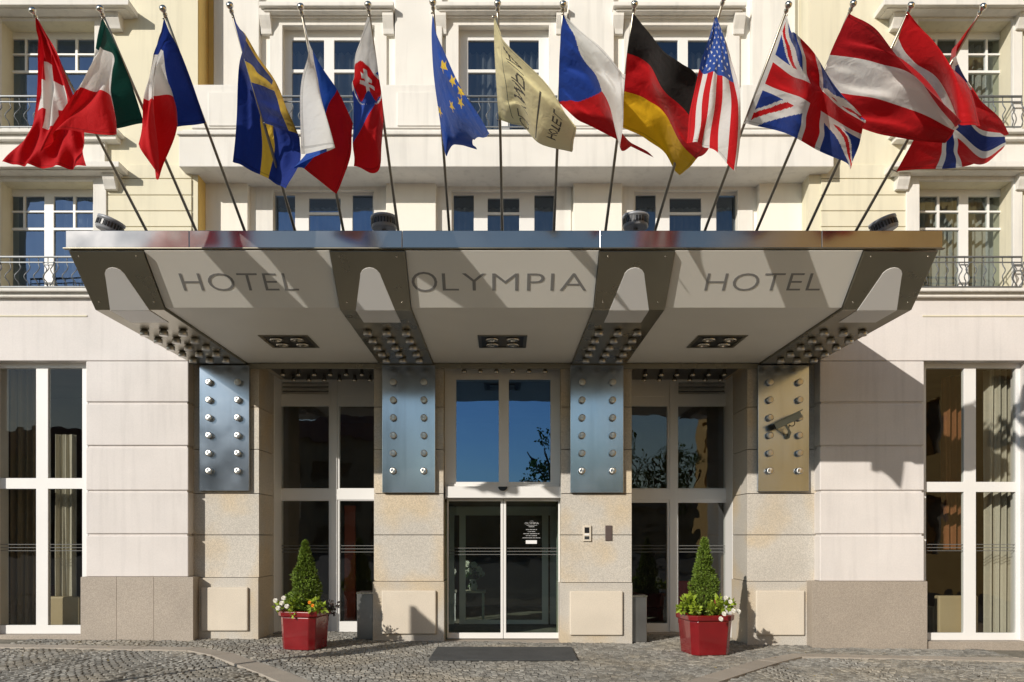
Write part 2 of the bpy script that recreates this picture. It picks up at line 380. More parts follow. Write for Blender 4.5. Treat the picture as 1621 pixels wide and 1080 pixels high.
# ---- outer walls
def mirror(px): return 1603 - px
for side in (0, 1):
    S = (lambda p: p) if side == 0 else mirror
    def R(p0, p1, q0, q1, Y):
        a, b = sorted((S(p0), S(p1))); return rect_px(a, b, q0, q1, Y)
    lo = R(2, 150, 288, 455, YO); up = R(3, 152, 34, 204, YO)
    mb = MB()
    zb = wz(466, YO)
    if side == 0: mb.wall(XA, -5.3, zb, TOP, YO, .31, [lo, up])
    else: mb.wall(5.3, XB, zb, TOP, YO, .31, [lo, up])
    mb.build('yellow_wall', M['yellow'], hotel, weld=True)
    # far bays beyond the frame
    # surround of the lower window
    y = YO - .06
    for (win, q0, q1, ox) in ((lo, 275, 455, 168), (up, 20, 204, 170)):
        a, b = sorted((S(-16), S(ox)))
        MB().wall(wx(a, y), wx(b, y), wz(q1, y), wz(q0, y), y, YO+.01, [win]).build('window_surround', M['white'], hotel, bevel=.008, weld=True)
    # hoods with consoles
    for (q, e) in ((258, 190), (2, 205)):
        a, b = sorted((S(-34), S(e)))
        mb = MB(); mb.box(wx(a, y-.26), wx(b, y-.26), y-.30, YO+.01, wz(q+8, y-.26), wz(q-1, y-.26))
        mb.box(wx(a+5, y-.2), wx(b-5, y-.2), y-.22, YO+.01, wz(q+13, y-.2), wz(q+8, y-.26)-.001)
        mb.build('window_hood', M['white'], hotel, bevel=.015)
        for cpx in ((161, 180) if q > 100 else (166, 187), (-30, -12)):
            c0, c1 = sorted((S(cpx[0]), S(cpx[1]))); yk = y - .14
            x0, x1 = wx(c0, yk), wx(c1, yk); z1 = wz(q+14, yk) + .01; z0 = wz(q+38, yk)
            prof = [(YO+.01, z0), (yk+.09, z0), (yk+.07, z0+.05), (yk+.02, z0+.14), (yk, z0+.2), (yk, z1), (YO+.01, z1)]
            k = MB().prism_x(prof, x0, x1).build('console', M['white'], hotel, bevel=.006)
    # apron, sills
    a, b = sorted((S(-20), S(166)))
    MB().box(wx(a, y-.03), wx(b, y-.03), y-.03, YO+.01, wz(256, y-.03), wz(216, y-.03)).build('window_apron', M['white'], hotel, bevel=.008)
    a, b = sorted((S(-34), S(186)))
    mb = MB(); ys = y - .2
    mb.box(wx(a, ys), wx(b, ys), ys, YO+.01, wz(209, ys), wz(203.5, ys)); mb.box(wx(a+6, ys), wx(b-6, ys), ys+.08, YO+.01, wz(217, ys), wz(209, ys)-.001)
    mb.build('window_sill', M['white'], hotel, bevel=.01)
    # rusticated courses beside the canopy
    mb = MB(); yr = YO - .03
    for q0, q1 in ((262, 283.4), (284.6, 309.4), (310.6, 334.4), (335.6, 359.4), (360.6, 386), (387.2, 412), (413.2, 454)):
        a, b = sorted((S(170), S(304)))
        mb.box(wx(a, YO), wx(b, YO), yr, YO+.01, wz(q1, YO), wz(q0, YO))
    mb.build('rusticated_course', M['yellow'], hotel, bevel=.006)
    # windows: two sashes of four small lights over one tall light
    for (win, q) in ((lo, 311), (up, 62)):
        Yw = .10; s = D + Yw
        x0, x1, z0, z1 = win
        fx0, fx1 = x0 - .02, x1 + .02
        panes = []
        fr = [(6.5, 36.5), (40, 70), (85, 115.5), (119.5, 147)] if q > 100 else [(7.5, 39), (42.5, 70), (89, 119), (123, 150)]
        rows = [(q, q+22.5), (q+25.5, q+49.5)]
        tall = (q+53.5, q+142)
        P = lambda p: wx(S(p), Yw)
        for c0, c1 in fr:
            for r0, r1 in rows:
                xa, xb = sorted((P(c0), P(c1))); panes.append((xa, xb, wz(r1, Yw), wz(r0, Yw)))
        for c0, c1 in ((fr[0][0], fr[1][1]), (fr[2][0], fr[3][1])):
            xa, xb = sorted((P(c0), P(c1))); panes.append((xa, xb, wz(tall[1], Yw), wz(tall[0], Yw)))
        wz0 = min(p[2] for p in panes) - .09
        window('casement_window', (min(fx0, min(p[0] for p in panes)-.05), max(fx1, max(p[1] for p in panes)+.05), wz0, z1+.02), Yw, panes, M['glass_up' if side == 0 else 'glass_clear'])
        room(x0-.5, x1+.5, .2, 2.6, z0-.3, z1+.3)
    railing(*sorted((S(-14), S(166))), 406, 455, -.42, .165, swirl=(S(78), S(-8), S(160)))
    railing(*sorted((S(-14), S(150))), 152, 202, -.36, .165, swirl=(S(78),))

# ochre returns where the centre steps back
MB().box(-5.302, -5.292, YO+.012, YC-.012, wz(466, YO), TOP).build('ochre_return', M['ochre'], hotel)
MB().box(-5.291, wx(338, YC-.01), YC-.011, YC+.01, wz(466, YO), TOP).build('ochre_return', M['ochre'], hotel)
# ---- ground floor wall, lintel band and outer piers
lw = rect_px(-12, 135.5, 573, 1004, YG); rw = rect_px(1463.5, 1626, 573, 1009, YG)
for side in (0, 1):
    zt = wz(458, YG)
    if side == 0:
        MB().wall(XA, -5.45, wz(571, YG), zt, YG, .2, []).build('lintel_wall', M['ground_white'], hotel, bevel=.01, weld=True)
        MB().box(XA, lw[0], YG+.05, .2, gz(-8)-.2, wz(571, YG)-.002).build('ground_wall', M['ground_white'], hotel)
        a, b = -12, 500
    else:
        MB().wall(5.47, XB, wz(571, YG), zt, YG, .2, []).build('lintel_wall', M['ground_white'], hotel, bevel=.01, weld=True)
        MB().box(rw[1], XB, YG+.05, .2, gz(9)-.2, wz(571, YG)-.002).build('ground_wall', M['ground_white'], hotel)
        a, b = 1100, 1640
    xs = (XA, -5.42) if side == 0 else (5.42, XB)
    mb = MB(); mb.box(xs[0], xs[1], YG-.17, .1, wz(461, -.42), wz(455, -.42)); mb.box(xs[0], xs[1], YG-.09, .1, wz(470, -.34), wz(461, -.42)-.001)
    mb.build('string_course', M['white'], hotel, bevel=.012)
    xs = (XA, wx(138, YG)) if side == 0 else (wx(1460, YG), XB)
    mb = MB().box(xs[0], xs[1], YG-.014, YG+.01, wz(501.5, YG), wz(499.5, YG)); mb.build('wall_bead', M['yellow'], hotel)
    # rusticated pier
    p0, p1 = (136, 298) if side == 0 else (1298, 1463)
    X0, X1 = wx(p0, YG), wx(p1, YG)
    rowsq = [(572, 636), (639.5, 705), (708.5, 776), (779.5, 845), (848.5, 913 if side == 0 else 920)]
    mb = MB(); core = MB().box(X0+.03, X1-.03, YG+.03, .2, gz((X0+X1)/2)+.4, wz(571, YG))
    for q0, q1 in rowsq: mb.box(X0, X1, YG, .19, wz(q1, YG), wz(q0, YG))
    pier = mb.build('rusticated_pier', M['ground_white'], hotel, bevel=.014)
    core.build('pier_core', M['ground_white'], pier)
    xq0, xq1 = (wx(127.5, YG-.04), wx(306, YG-.04)) if side == 0 else (wx(1286, YG-.04), wx(1468, YG-.04))
    zt2 = wz(913.5 if side == 0 else 920.5, YG-.04); mb = MB()
    cuts = [xq0, xq0+(xq1-xq0)*.32, xq0+(xq1-xq0)*.65, xq1] if side == 0 else [xq0, xq1]
    for i in range(len(cuts)-1): mb.box(cuts[i]+.0015, cuts[i+1]-.0015, YG-.045, .19, gz(xq0)-.25, zt2)
    mb.build('granite_plinth', M['granite_grey'], hotel, bevel=.004)
    # ground floor window
    Yw = -.06
    P = lambda p: wx(p, Yw); Q = lambda q: wz(q, Yw)
    if side == 0:
        cols = [(-46, 57), (76, 130)]; rws = [(583, 757), (774, 990)]; rect = (P(-52), P(139), Q(1003.5), Q(571))
    else:
        cols = [(1466, 1526), (1545, 1608), (1626, 1690)]; rws = [(583, 763), (779, 1002)]; rect = (P(1455), P(1696), Q(1013.5), Q(571))
    panes = [(P(c0), P(c1), Q(r1), Q(r0)) for c0, c1 in cols for r0, r1 in rws]
    fr = window('shop_window', rect, Yw, panes, M['glass_shop'], depth=.09)
    st = MB()
    for (a, b, c, d) in panes:
        if c < 1.0:
            for q in (862, 867, 872): st.box(a+.002, b-.002, Yw+.026, Yw+.030, Q(q+.5), Q(q-.5))
    st.build('glass_stripe', M['stripe'], fr)
    MB().box(rect[0], rect[1], YG+.02, .1, gz(rect[0])-.3, rect[2]-.002).build('stone_sill', M['granite_grey'], hotel, bevel=.006)
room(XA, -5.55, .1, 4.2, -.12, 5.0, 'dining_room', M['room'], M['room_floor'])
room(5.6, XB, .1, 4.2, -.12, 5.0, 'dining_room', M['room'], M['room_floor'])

# ---- recessed centre: first and second floor
Yj = YC
cen_lo = [(432, 592), (715, 880), (1003, 1168)]
cen_up = [(447, 593), (726, 869), (1008, 1152)]
ops = [rect_px(a, b, 300, 470, YC) for a, b in cen_lo] + [rect_px(a, b, 40, 210, YC) for a, b in cen_up]
MB().wall(-5.7, 5.7, wz(480, YC), TOP, YC, YC+.25, ops).build('centre_wall', M['cream'], hotel, weld=True)
for i, (a, b) in enumerate(cen_lo):
    Y = YC + .12
    P = lambda p: wx(p, Y); Q = lambda q: wz(q, Y)
    k = (b - a)/160.0
    cols = [(a+3, a+35*1), (a+57, a+107), (b-34, b-2)]
    panes = [(P(cols[0][0]), P(cols[0][1]), Q(455), Q(309)), (P(cols[1][0]), P(cols[1][1]), Q(336), Q(314)), (P(cols[1][0]), P(cols[1][1]), Q(455), Q(340)), (P(cols[2][0]), P(cols[2][1]), Q(455), Q(309))]
    window('triple_window', (P(a-4), P(b+4), Q(466), Q(299)), Y, panes, M[('glass_up', 'glass_grey', 'glass_grey')[i]])
    room(wx(a)-.4, wx(b)+.4, .58, 3.0, wz(470), wz(290))
    yq = YC - .03                                    # plain white surround
    MB().wall(wx(a-27, yq), wx(b+24, yq), wz(470, yq), wz(289, yq), yq, YC+.01, [rect_px(a, b, 301, 471, yq)]).build('window_surround', M['white'], hotel, bevel=.006, weld=True)
for i, (a, b) in enumerate(cen_up):
    Y = YC + .14
    P = lambda p: wx(p, Y); Q = lambda q: wz(q, Y)
    m0 = (a+b)/2; cols = [(a+15, m0-7), (m0+9, b-16)]
    panes = [(P(c0), P(c1), Q(r1), Q(r0)) for c0, c1 in cols for r0, r1 in ((64, 110), (115, 206))]
    window('casement_window', (P(a-3), P(b+3), Q(214), Q(38)), Y, panes, M['glass_grey'])
    room(wx(a)-.4, wx(b)+.4, .58, 3.0, wz(215), wz(20))
    yq = YC - .05
    MB().wall(wx(a-20, yq), wx(b+19, yq), wz(210, yq), wz(26, yq), yq, YC+.01, [rect_px(a, b, 40, 211, yq)]).build('window_surround', M['white'], hotel, bevel=.006, weld=True)
    yh = YC - .30
    mb = MB(); mb.box(wx(a-37, yh), wx(b+30, yh), yh, YC+.01, wz(9, yh), wz(2, yh)); mb.box(wx(a-32, yh), wx(b+26, yh), yh+.07, YC+.01, wz(13, yh), wz(9, yh)-.001)
    mb.box(wx(a-22, yh+.2), wx(b+18, yh+.2), yh+.2, YC+.01, wz(27, yh+.2), wz(13, yh)-.001)
    mb.build('window_hood', M['white'], hotel, bevel=.012)
    for c in (a-37, b+12):
        yk = YC - .2; z1 = wz(10, yk); z0 = wz(47, yk); x0, x1 = wx(c, yk), wx(c+17, yk)
        MB().prism_x([(YC+.01, z0), (yk+.12, z0), (yk+.1, z0+.08), (yk+.03, z0+.2), (yk, z0+.26), (yk, z1-.03), (YC+.01, z1-.03)], x0, x1).build('console', M['white'], hotel, bevel=.005)
# pilasters
for (a, b) in ((338, 410), (625, 700), (900, 972), (1190, 1259)):
    y = YC - .12
    MB().box(wx(a, y), wx(b, y), y, YC+.01, wz(205, y), TOP).build('upper_pilaster', M['white'], hotel, bevel=.01)
for (a, b) in ((324, 392), (611, 690), (908, 985), (1202, 1278)):
    y = YC - .16
    MB().box(wx(a, y), wx(b, y), y, YC+.01, wz(470, y), wz(283, y)).build('lower_pilaster', M['cream'], hotel, bevel=.01)
    mb = MB(); yc = y - .12
    mb.box(wx(a-13, yc), wx(b+11, yc), yc, YC+.01, wz(277, yc), wz(271, yc)); mb.box(wx(a-6, yc+.05), wx(b+4, yc+.05), yc+.05, YC+.01, wz(283.5, y), wz(277, yc)-.001)
    mb.build('pilaster_capital', M['white'], hotel, bevel=.01)
# balcony band between the floors, parapet blocks and railings
yb = -.5
mb = MB(); mb.box(wx(283, yb), wx(1320, yb), yb, YC+.01, wz(264, yb), wz(215, yb))
mb.build('balcony_band', M['white'], hotel, bevel=.012)
mb = MB(); mb.box(wx(281, yb), wx(1322, yb), yb-.05, YC+.01, wz(214.8, yb), wz(209, yb)); mb.box(wx(287, yb), wx(1316, yb), yb+.04, YC+.01, wz(208.8, yb), wz(203, yb))
mb.build('balcony_cornice', M['white'], hotel, bevel=.012)
y = -.38
for (a, b) in ((303, 430), (604, 726), (884, 1003), (1174, 1300)):
    blk = MB().box(wx(a, y), wx(b, y), y, YC-.14, wz(203, y)+.001, wz(134, y)).build('parapet_block', M['white'], hotel, bevel=.012)
    m = (a+b)/2; h = 36
    MB().box(wx(m-h, y), wx(m+h, y), y-.022, y+.01, wz(200, y), wz(147, y)).build('raised_panel', M['white'], blk, bevel=.008)
for (a, b) in ((431, 603), (727, 883), (1004, 1173)):
    railing(a, b, 152, 202, -.1, .17, swirl=())

# ---- entrance: lintel, stone piers, bays
lint = MB(); zl = 4.87
lint.box(-5.5, 5.5, -.0, 1.6, zl, 5.62)
lint.build('entrance_lintel', M['granite'], hotel)
def stone_pier(px0, px1, base_px, panel_px, qb, qp):
    X0, X1 = wx(px0), wx(px1)
    if px0 < 320: X0 = -5.55
    if px1 > 1280: X1 = 5.56
    mb = MB()
    for q0, q1 in ((577, 644), (645, 711), (712, 781), (782, 846.5), (847.5, qb)):
        mb.box(X0, X1, 0, .9, wz(q1), wz(q0)-(.002 if q0 == 577 else 0))
    p = mb.build('stone_pier', M['granite'], hotel, bevel=.0035)
    yb_ = -.035
    b0, b1 = wx(base_px[0], yb_), wx(base_px[1], yb_)
    MB().box(b0, b1, yb_, .93, gz(b1)-.25, wz(qb+.8)).build('pier_base', M['granite'], p, bevel=.006)
    yp = yb_ - .05
    MB().box(wx(panel_px[0], yp), wx(panel_px[1], yp), yp, yb_+.01, wz(qp[1], yp), wz(qp[0], yp)).build('base_panel', M['limestone'], p, bevel=.018)
stone_pier(300, 410, (303, 409), (318, 392), 914, (930, 999))
stone_pier(592, 702, (590, 703), (604, 690), 920, (935, 1004))
stone_pier(888, 1000, (886, 1001), (902, 986), 922, (936, 1006))
stone_pier(1183, 1290, (1183, 1287), (1197, 1274), 920, (935, 1006))

YB = 1.35
for sx in (-1, 1):
    MB().box(sx*4.285, sx*5.5, .902, 1.5, -.3, 4.86).build('bay_jamb', M['frame'], hotel, bevel=.006)
for (a, b) in ((592, 702), (888, 1000)):
    MB().box(wx(a)+.02, wx(b)-.02, .902, 1.5, -.3, 4.86).build('bay_jamb', M['frame'], hotel, bevel=.006)
def bay(left):
    S = (lambda p: p) if left else (lambda p: 1594 - p)
    P = lambda p: wx(S(p), YB); Q = lambda q: wz(q, YB)
    dq = 0 if left else 3
    def rc(a, b, q0, q1):
        xa, xb = sorted((P(a), P(b))); return (xa, xb, Q(q1), Q(q0))
    panes = [rc(445, 520.5, 643, 773), rc(537.5, 610, 643, 773), rc(445, 520.5, 793+dq, 984+dq), rc(537.5, 610, 793+dq, 984+dq)]
    vent = rc(446, 520, 605, 625)
    fr = window('bay_window', rc(418, 640, 594, 1001), YB, panes + [vent], M['glass_low'], depth=.1)
    # the vent has slats instead of glass
    v = MB(); a, b, c, d = vent
    v.box(a, b, YB+.055, YB+.065, c, d, mi=1)
    for i in range(3):
        z = c + (d-c)*(i+.5)/3
        v.prism_x([(YB-.006, z-.035), (YB, z-.04), (YB+.045, z+.02), (YB+.04, z+.025)], a, b)
    v.build('vent_grille', [M['frame'], M['black']], fr)
    s = MB(); a, b, c, d = rc(541, 606, 604, 628); s.box(a, b, YB-.008, YB+.01, c, d); s.build('blank_panel', M['frame'], fr, bevel=.004)
    s = MB(); a, b, c, d = rc(428, 632, 772, 794); s.box(a, b, YB-.022, YB+.01, c+.03, d-.03)
    a, b, c, d = rc(521, 537, 596, 1000); s.box(a+.035, b-.035, YB-.024, YB+.01, c, d-.01)
    a, b, c, d = rc(431, 441, 596, 1000); s.box(a, b, YB-.05, YB+.01, c, d-.01)
    s.build('frame_cover', M['frame'], fr, bevel=.008)
    st = MB()
    for p in panes[2:]:
        for q in (864, 869, 874): st.box(p[0]+.002, p[1]-.002, YB+.026, YB+.030, Q(q+.5), Q(q-.5))
    st.build('glass_stripe', M['stripe'], fr)
    MB().box(rc(410, 640, 0, 0)[0], rc(410, 640, 0, 0)[1], 1.15, 1.6, gz(P(500))-.25, Q(1001)-.002).build('stone_threshold', M['granite_grey'], hotel, bevel=.006)
bay(True); bay(False)

# lintel soffit strips with the hanging studs
for k, (a, b, rows_) in enumerate(((425, 592, (.35, .85)), (716, 884, (.1,)), (1005, 1172, (.35, .85)))):
    x0, x1 = wx(a, .2), wx(b, .2)
    ls = MB().box(x0, x1, .04, 1.3 if k != 1 else .22, zl-.012, zl+.01).build('lintel_strip', M['darksteel' if k != 1 else 'steel'], hotel)
    for r, yy in enumerate(rows_):
        for i in range(6):
            x = x0 + (x1-x0)*((i+.75+(.0 if r == 0 else .22))/6.6)
            MB().lathe((x, yy, zl-.012), (0, 0, -1), [(0, .03), (.075, .03), (.077, .046), (.115, .046), (.122, .036)], 14).build('stud', M['chrome'], ls)

# door
YD = .25
P = lambda p: wx(p, YD); Q = lambda q: wz(q, YD)
tp = [(P(722), P(789.5), Q(763), Q(601)), (P(805.5), P(871.5), Q(763), Q(601))]
door = window('entrance_door', (P(704), P(890), Q(790), Q(583)), YD, tp, M['glass_transom'], depth=.12)
mb = MB(); mb.box(P(706), P(888), YD-.16, YD-.002, Q(789), Q(771)); mb.box(P(708.5), P(885.5), YD-.03, YD-.001, Q(770.5), Q(766))
mb.build('door_header', M['frame'], door, bevel=.008)
mb = MB(); mb.prism([( P(796)+.083*math.cos(t), YD-.20, Q(771.5)-.075*math.sin(t)) for t in np.linspace(0, math.pi, 13)], [(P(796)+.083*math.cos(t), YD-.03, Q(771.5)-.075*math.sin(t)) for t in np.linspace(0, math.pi, 13)])
mb.build('door_sensor', M['black'], door, bevel=.01)
def leaf(px0, px1, meet):
    y = YD + .02
    ob = (P(px0), P(px1), Q(1012.3)+.012, Q(790.3))
    gl_ = (P(px0)+ (.045 if meet == 1 else .028), P(px1)-(.045 if meet == 0 else .028), Q(1003)+.01, Q(793.5))
    fr = window('door_leaf', ob, y, [gl_], M['glass_door'], parent=door, depth=.05)
    return fr, gl_
l0, g0 = leaf(707.5, 796.5, 0); l1, g1 = leaf(797.2, 886.5, 1)
MB().box(g0[0]-.0, g0[0]+.012, YD+.04, YD+.06, g0[2], g0[3])
for g, lf in ((g0, l0), (g1, l1)):
    st = MB()
    for q in (868, 873, 878): st.box(g[0]+.002, g[1]-.002, YD+.046, YD+.05, Q(q+.5), Q(q-.5))
    st.build('glass_stripe', M['stripe'], lf)

def text_mesh(txt, size=1.0, extrude=0.0, spacing=1.0, offset=0.0):
    cu = bpy.data.curves.new('lettering', 'FONT'); cu.body = txt; cu.size = size; cu.extrude = extrude; cu.align_x = 'CENTER'; cu.offset = offset; cu.space_character = spacing
    cu.resolution_u = 4
    ob = bpy.data.objects.new('tmp_text', cu); COL.objects.link(ob)
    bpy.context.view_layer.update()
    me = bpy.data.meshes.new_from_object(ob.evaluated_get(bpy.context.evaluated_depsgraph_get()))
    v = [tuple(p.co) for p in me.vertices]; f = [list(p.vertices) for p in me.polygons]
    bpy.data.objects.remove(ob); bpy.data.curves.remove(cu); bpy.data.meshes.remove(me)
    return v, f
def place_text(mb, txt, center, width, height, ax, ay, nrm, thick=.0, spacing=1.0, offset=0.0):
    v, f = text_mesh(txt, 1.0, .05 if thick else 0.0, spacing, offset)
    xs = [p[0] for p in v]; ys = [p[1] for p in v]
    sx = width/(max(xs)-min(xs)); sy = height/(max(ys)-min(ys)); cx = (max(xs)+min(xs))/2; cy = (max(ys)+min(ys))/2
    c = Vector(center); ax = Vector(ax); ay = Vector(ay); nrm = Vector(nrm)
    mb.add([c + ax*((p[0]-cx)*sx) + ay*((p[1]-cy)*sy) + nrm*(p[2]/.05*thick if thick else 0) for p in v], f)
mb = MB(); yt = YD + .048
place_text(mb, 'HOTEL', (P(842), yt, Q(825)), .065, .016, (1,0,0), (0,0,1), (0,-1,0))
place_text(mb, 'OLYMPIA', (P(842), yt, Q(828.5)), .255, .036, (1,0,0), (0,0,1), (0,-1,0))
for q, wd, tx in ((831.8, .19, '- - - - - - - -'),):
    mb.box(P(842)-wd/2, P(842)+wd/2, yt-.001, yt, Q(q+.25), Q(q-.25))
for q, wd, seed in ((834, .1, 1), (838.5, .2, 2), (841.7, .13, 3), (845, .29, 4), (848.2, .2, 5), (851.6, .32, 6)):
    rr = random.Random(seed); x = P(841.5)-wd/2
    while x < P(841.5)+wd/2:                                       # lettering too small to read in the photograph
        ln = rr.uniform(.008, .02); mb.box(x, min(x+ln, P(841.5)+wd/2), yt-.001, yt, Q(q+.55), Q(q-.55)); x += ln + rr.choice((.004, .004, .012))
mb.build('door_lettering', M['sign_print'], l1)
MB().box(P(832.5), P(850), yt-.002, yt, Q(861), Q(855.5)).build('door_sticker', M['print'], l1)

# lobby and vestibule
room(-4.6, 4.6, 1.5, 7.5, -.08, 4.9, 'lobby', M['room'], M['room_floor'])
vb = MB(); Yi = 2.7
Pi = lambda p: wx(p, Yi); Qi = lambda q: wz(q, Yi)
for a, b in ((727, 737), (793, 800), (858, 868)): vb.box(Pi(a), Pi(b), Yi, Yi+.06, 0, Qi(806))
vb.box(Pi(722), Pi(872), Yi+.001, Yi+.061, Qi(816), Qi(800)); vb.box(Pi(737)+.001, Pi(793)-.001, Yi+.002, Yi+.05, .0, .09); vb.box(Pi(800)+.001, Pi(858)-.001, Yi+.002, Yi+.05, .0, .09)
inner = vb.build('inner_door', M['frame'], hotel, bevel=.005)
ig = MB(); ig.add([(Pi(730), Yi+.03, 0), (Pi(865), Yi+.03, 0), (Pi(865), Yi+.03, Qi(806)), (Pi(730), Yi+.03, Qi(806))], [(0, 1, 2, 3)])
for sx in (-1, 1): ig.add([(sx*.97-.01, YD+.12, 0), (sx*.97-.01, Yi, 0), (sx*.97-.01, Yi, 2.45), (sx*.97-.01, YD+.12, 2.45)], [(0, 1, 2, 3)])
ig.build('inner_pane', M['glass_in'], inner)
MB().box(-1.05, 1.05, YD+.14, Yi, 2.47, 2.55).build('vestibule_ceiling', M['room'], hotel)
MB().box(-.85, .85, .6, 2.5, -.075, -.04).build('vestibule_mat', M['mat'], hotel)
MB().box(-1.3, 1.3, -.02, .6, gz(0)-.3, -.004).build('door_threshold', M['granite_grey'], hotel, bevel=.006)

# ---- curtains
def curtain(label, x0, x1, y, z0, z1, mat, amp=.05, waves=None, seed=0, taper=0.0):
    rr = random.Random(seed); n = 60; m = 8; waves = waves or (x1-x0)/.13
    ph = rr.uniform(0, 6); mb = MB(); vs_ = []
    for j in range(m+1):
        t = j/m
        for i in range(n+1):
            u = i/n; a = amp*(1 + .3*math.sin(3*u+ph))
            xx = x0 + (x1-x0)*(u*(1 - taper*(1-t)) + (taper*(1-t)*.5 if taper else 0))
            vs_.append((xx, y + a*math.sin(2*math.pi*waves*u + ph + .5*math.sin(4*t+u*3)) + .4*a*math.sin(2*math.pi*waves*2.3*u), z0 + (z1-z0)*t))
    mb.add(vs_, [(j*(n+1)+i, j*(n+1)+i+1, (j+1)*(n+1)+i+1, (j+1)*(n+1)+i) for j in range(m) for i in range(n)], smooth=True)
    return tag(mb.build('curtain', mat, None), label, 'curtain', 'curtains behind the hotel windows')
G = 'curtains behind the hotel windows'
# pale sheers upstairs
curtain('white sheer curtain behind the window above the left end of the canopy', wx(78), wx(152), .42, wz(458), wz(300), M['curtain'], seed=1)
curtain('white sheer curtain behind the top left window with the small panes', wx(0), wx(66), .42, wz(206), wz(50), M['curtain'], seed=2)
curtain('white sheer curtain behind the window above the right end of the canopy', wx(1450), wx(1606), .42, wz(458), wz(300), M['curtain'], seed=3)
curtain('white sheer curtain behind the top right window with the small panes', wx(1530), wx(1606), .42, wz(206), wz(50), M['curtain'], seed=4)
for (a, b), t in zip(cen_lo, ('left', 'middle', 'right')):
    curtain('sheer curtain behind the %s triple window just over the canopy edge' % t, wx(a)-.1, wx(b)+.1, .75, wz(466), wz(302), M['curtain'], seed=a)
for (a, b), t in zip(cen_up, ('left', 'middle', 'right')):
    curtain('sheer curtain behind the %s upper window with the long white mullion' % t, wx(a)-.1, wx(b)+.1, .75, wz(212), wz(44), M['curtain'], seed=a+1)
# heavy drapes on the ground floor
curtain('brown drape hanging in the ground floor window at the left edge', wx(12, .35), wx(52, .35), .45, .05, 4.85, M['drape_dark'], amp=.06, seed=11)
curtain('narrow pale drape behind the right pane of the left ground floor window', wx(80, .35), wx(112, .35), .5, .05, 3.7, M['drape_pale'], amp=.05, seed=12)
curtain('long pale drape in the ground floor window at the right edge', wx(1566, .3), wx(1612, .3), .4, .05, 4.85, M['drape_pale'], amp=.06, seed=13)
curtain('orange brown drape in the left pane of the right ground floor window', wx(1492, 1.0), wx(1524, 1.0), 1.0, 1.6, 4.85, M['drape_orange'], amp=.05, seed=14)
# ================================================================== the canopy
canopy = thing('entrance_canopy', 'wide steel and white canopy over the entrance lettered HOTEL OLYMPIA HOTEL', 'canopy', (0, -2, 4.85))
HW = 5.45
zS = 4.89; yL, zL = -3.42, 4.89; yT, zT = -4.05, 5.42
nrm = Vector((0, zL-zT, yT-yL)).normalized()            # outward normal of the slanting front (down and to the street)
upv = Vector((0, yT-yL, zT-zL)).normalized()
# solid body behind the panels
MB().prism_x([(.28, zS+.012), (yL+.01, zL+.012), (yT+.02, zT+.012), (yT+.02, zT+.03), (.28, zT+.03)], -HW+.03, HW-.03).build('canopy_body', M['soffit'], canopy)
MB().box(-HW+.02, HW-.02, yT+.06, .28, zT+.032, 5.60).build('roof_slab', M['grey_plastic'], canopy, bevel=.01)
# steel edge band in four lengths
cuts = [wx(103, yT-.02), wx(300, yT), wx(637, yT), wx(949, yT), wx(1300, yT), wx(1493, yT-.02)]
zb0, zb1 = zT + .035, zT + .25
for a, b in ((0, 1), (1, 2), (2, 3), (3, 4), (4, 5)):
    mb = MB().box(cuts[a]+.002, cuts[b]-.002, yT-.012, yT+.05, zb0, zb1)
    mb.build('edge_band', M['band'], canopy, bevel=.006)
MB().box(cuts[0]-.03, cuts[-1]+.03, yT-.026, yT+.04, zb0-.014, zb0-.002).build('edge_lip', M['steel'], canopy, bevel=.004)
for sx in (-1, 1):
    MB().box(sx*HW, sx*(HW+.035), yT+.052, .1, zb0, zb1).build('edge_band', M['band'], canopy, bevel=.006)

BR = [(-5.42, -4.5), (-2.17, -1.23), (1.2, 2.14), (4.5, 5.42)]
def key_poly():
    """keyhole light panel on the front: points in (across, along) measured from the lower edge"""
    L = (Vector((0, yT, zT)) - Vector((0, yL, zL))).length
    top = L*.76; pts = [(-.26, 0), (.26, 0)]; r = .135; yc = top - r
    for k in range(9):
        t = k/8*math.pi; pts.append((r*math.cos(t), yc + r*math.sin(t)))
    return pts
for bi, (x0, x1) in enumerate(BR):
    prof = [(-.02, 4.855), (yL-.012, 4.855), (yT-.03, zT-.017), (yT+.01, zT+.015), (yL+.05, 4.95), (-.02, 4.95)]
    br = MB().prism_x(prof, x0, x1).build('bracket', M['steel'], canopy, bevel=.008)
    xc = (x0+x1)/2
    o0 = Vector((xc, yL-.012, 4.855)); o1 = Vector((xc, yT-.03, zT-.017)); uu = (o1-o0).normalized(); nn = Vector((0, -uu.z, uu.y)).normalized()
    if nn.z > 0: nn = -nn
    pts = key_poly(); ring = lambda e: [o0 + Vector((1,0,0))*p + uu*q + nn*e for p, q in pts]
    mb = MB().prism(ring(-.01), ring(.007))
    a, b = -.26, .26; y0 = yL - .012; y1 = y0 + .60
    mb.box(xc+a, xc+b, y0+.002, y1, 4.848, 4.87)
    mb.build('light_panel', M['diffuser'], br)
    for r in range(5):
        for c in (-1, 0, 1):
            x = xc + c*.28 + (.0 if r % 2 == 0 else .0); yy = 11.62 - D + r*.455
            MB().lathe((x, yy, 4.856), (0, 0, -1), [(0, .045), (.015, .045), (.016, .064), (.075, .064), (.082, .056)], 20).build('stud', M['bolt'], br)
    for c, q in ((-.36, .12), (.36, .12), (-.36, .78), (.36, .78)):
        p = o0 + Vector((1,0,0))*c + uu*q + nn*.001
        MB().cyl(p, p + nn*.008, .011, n=8).build('screw', M['chrome'], br)
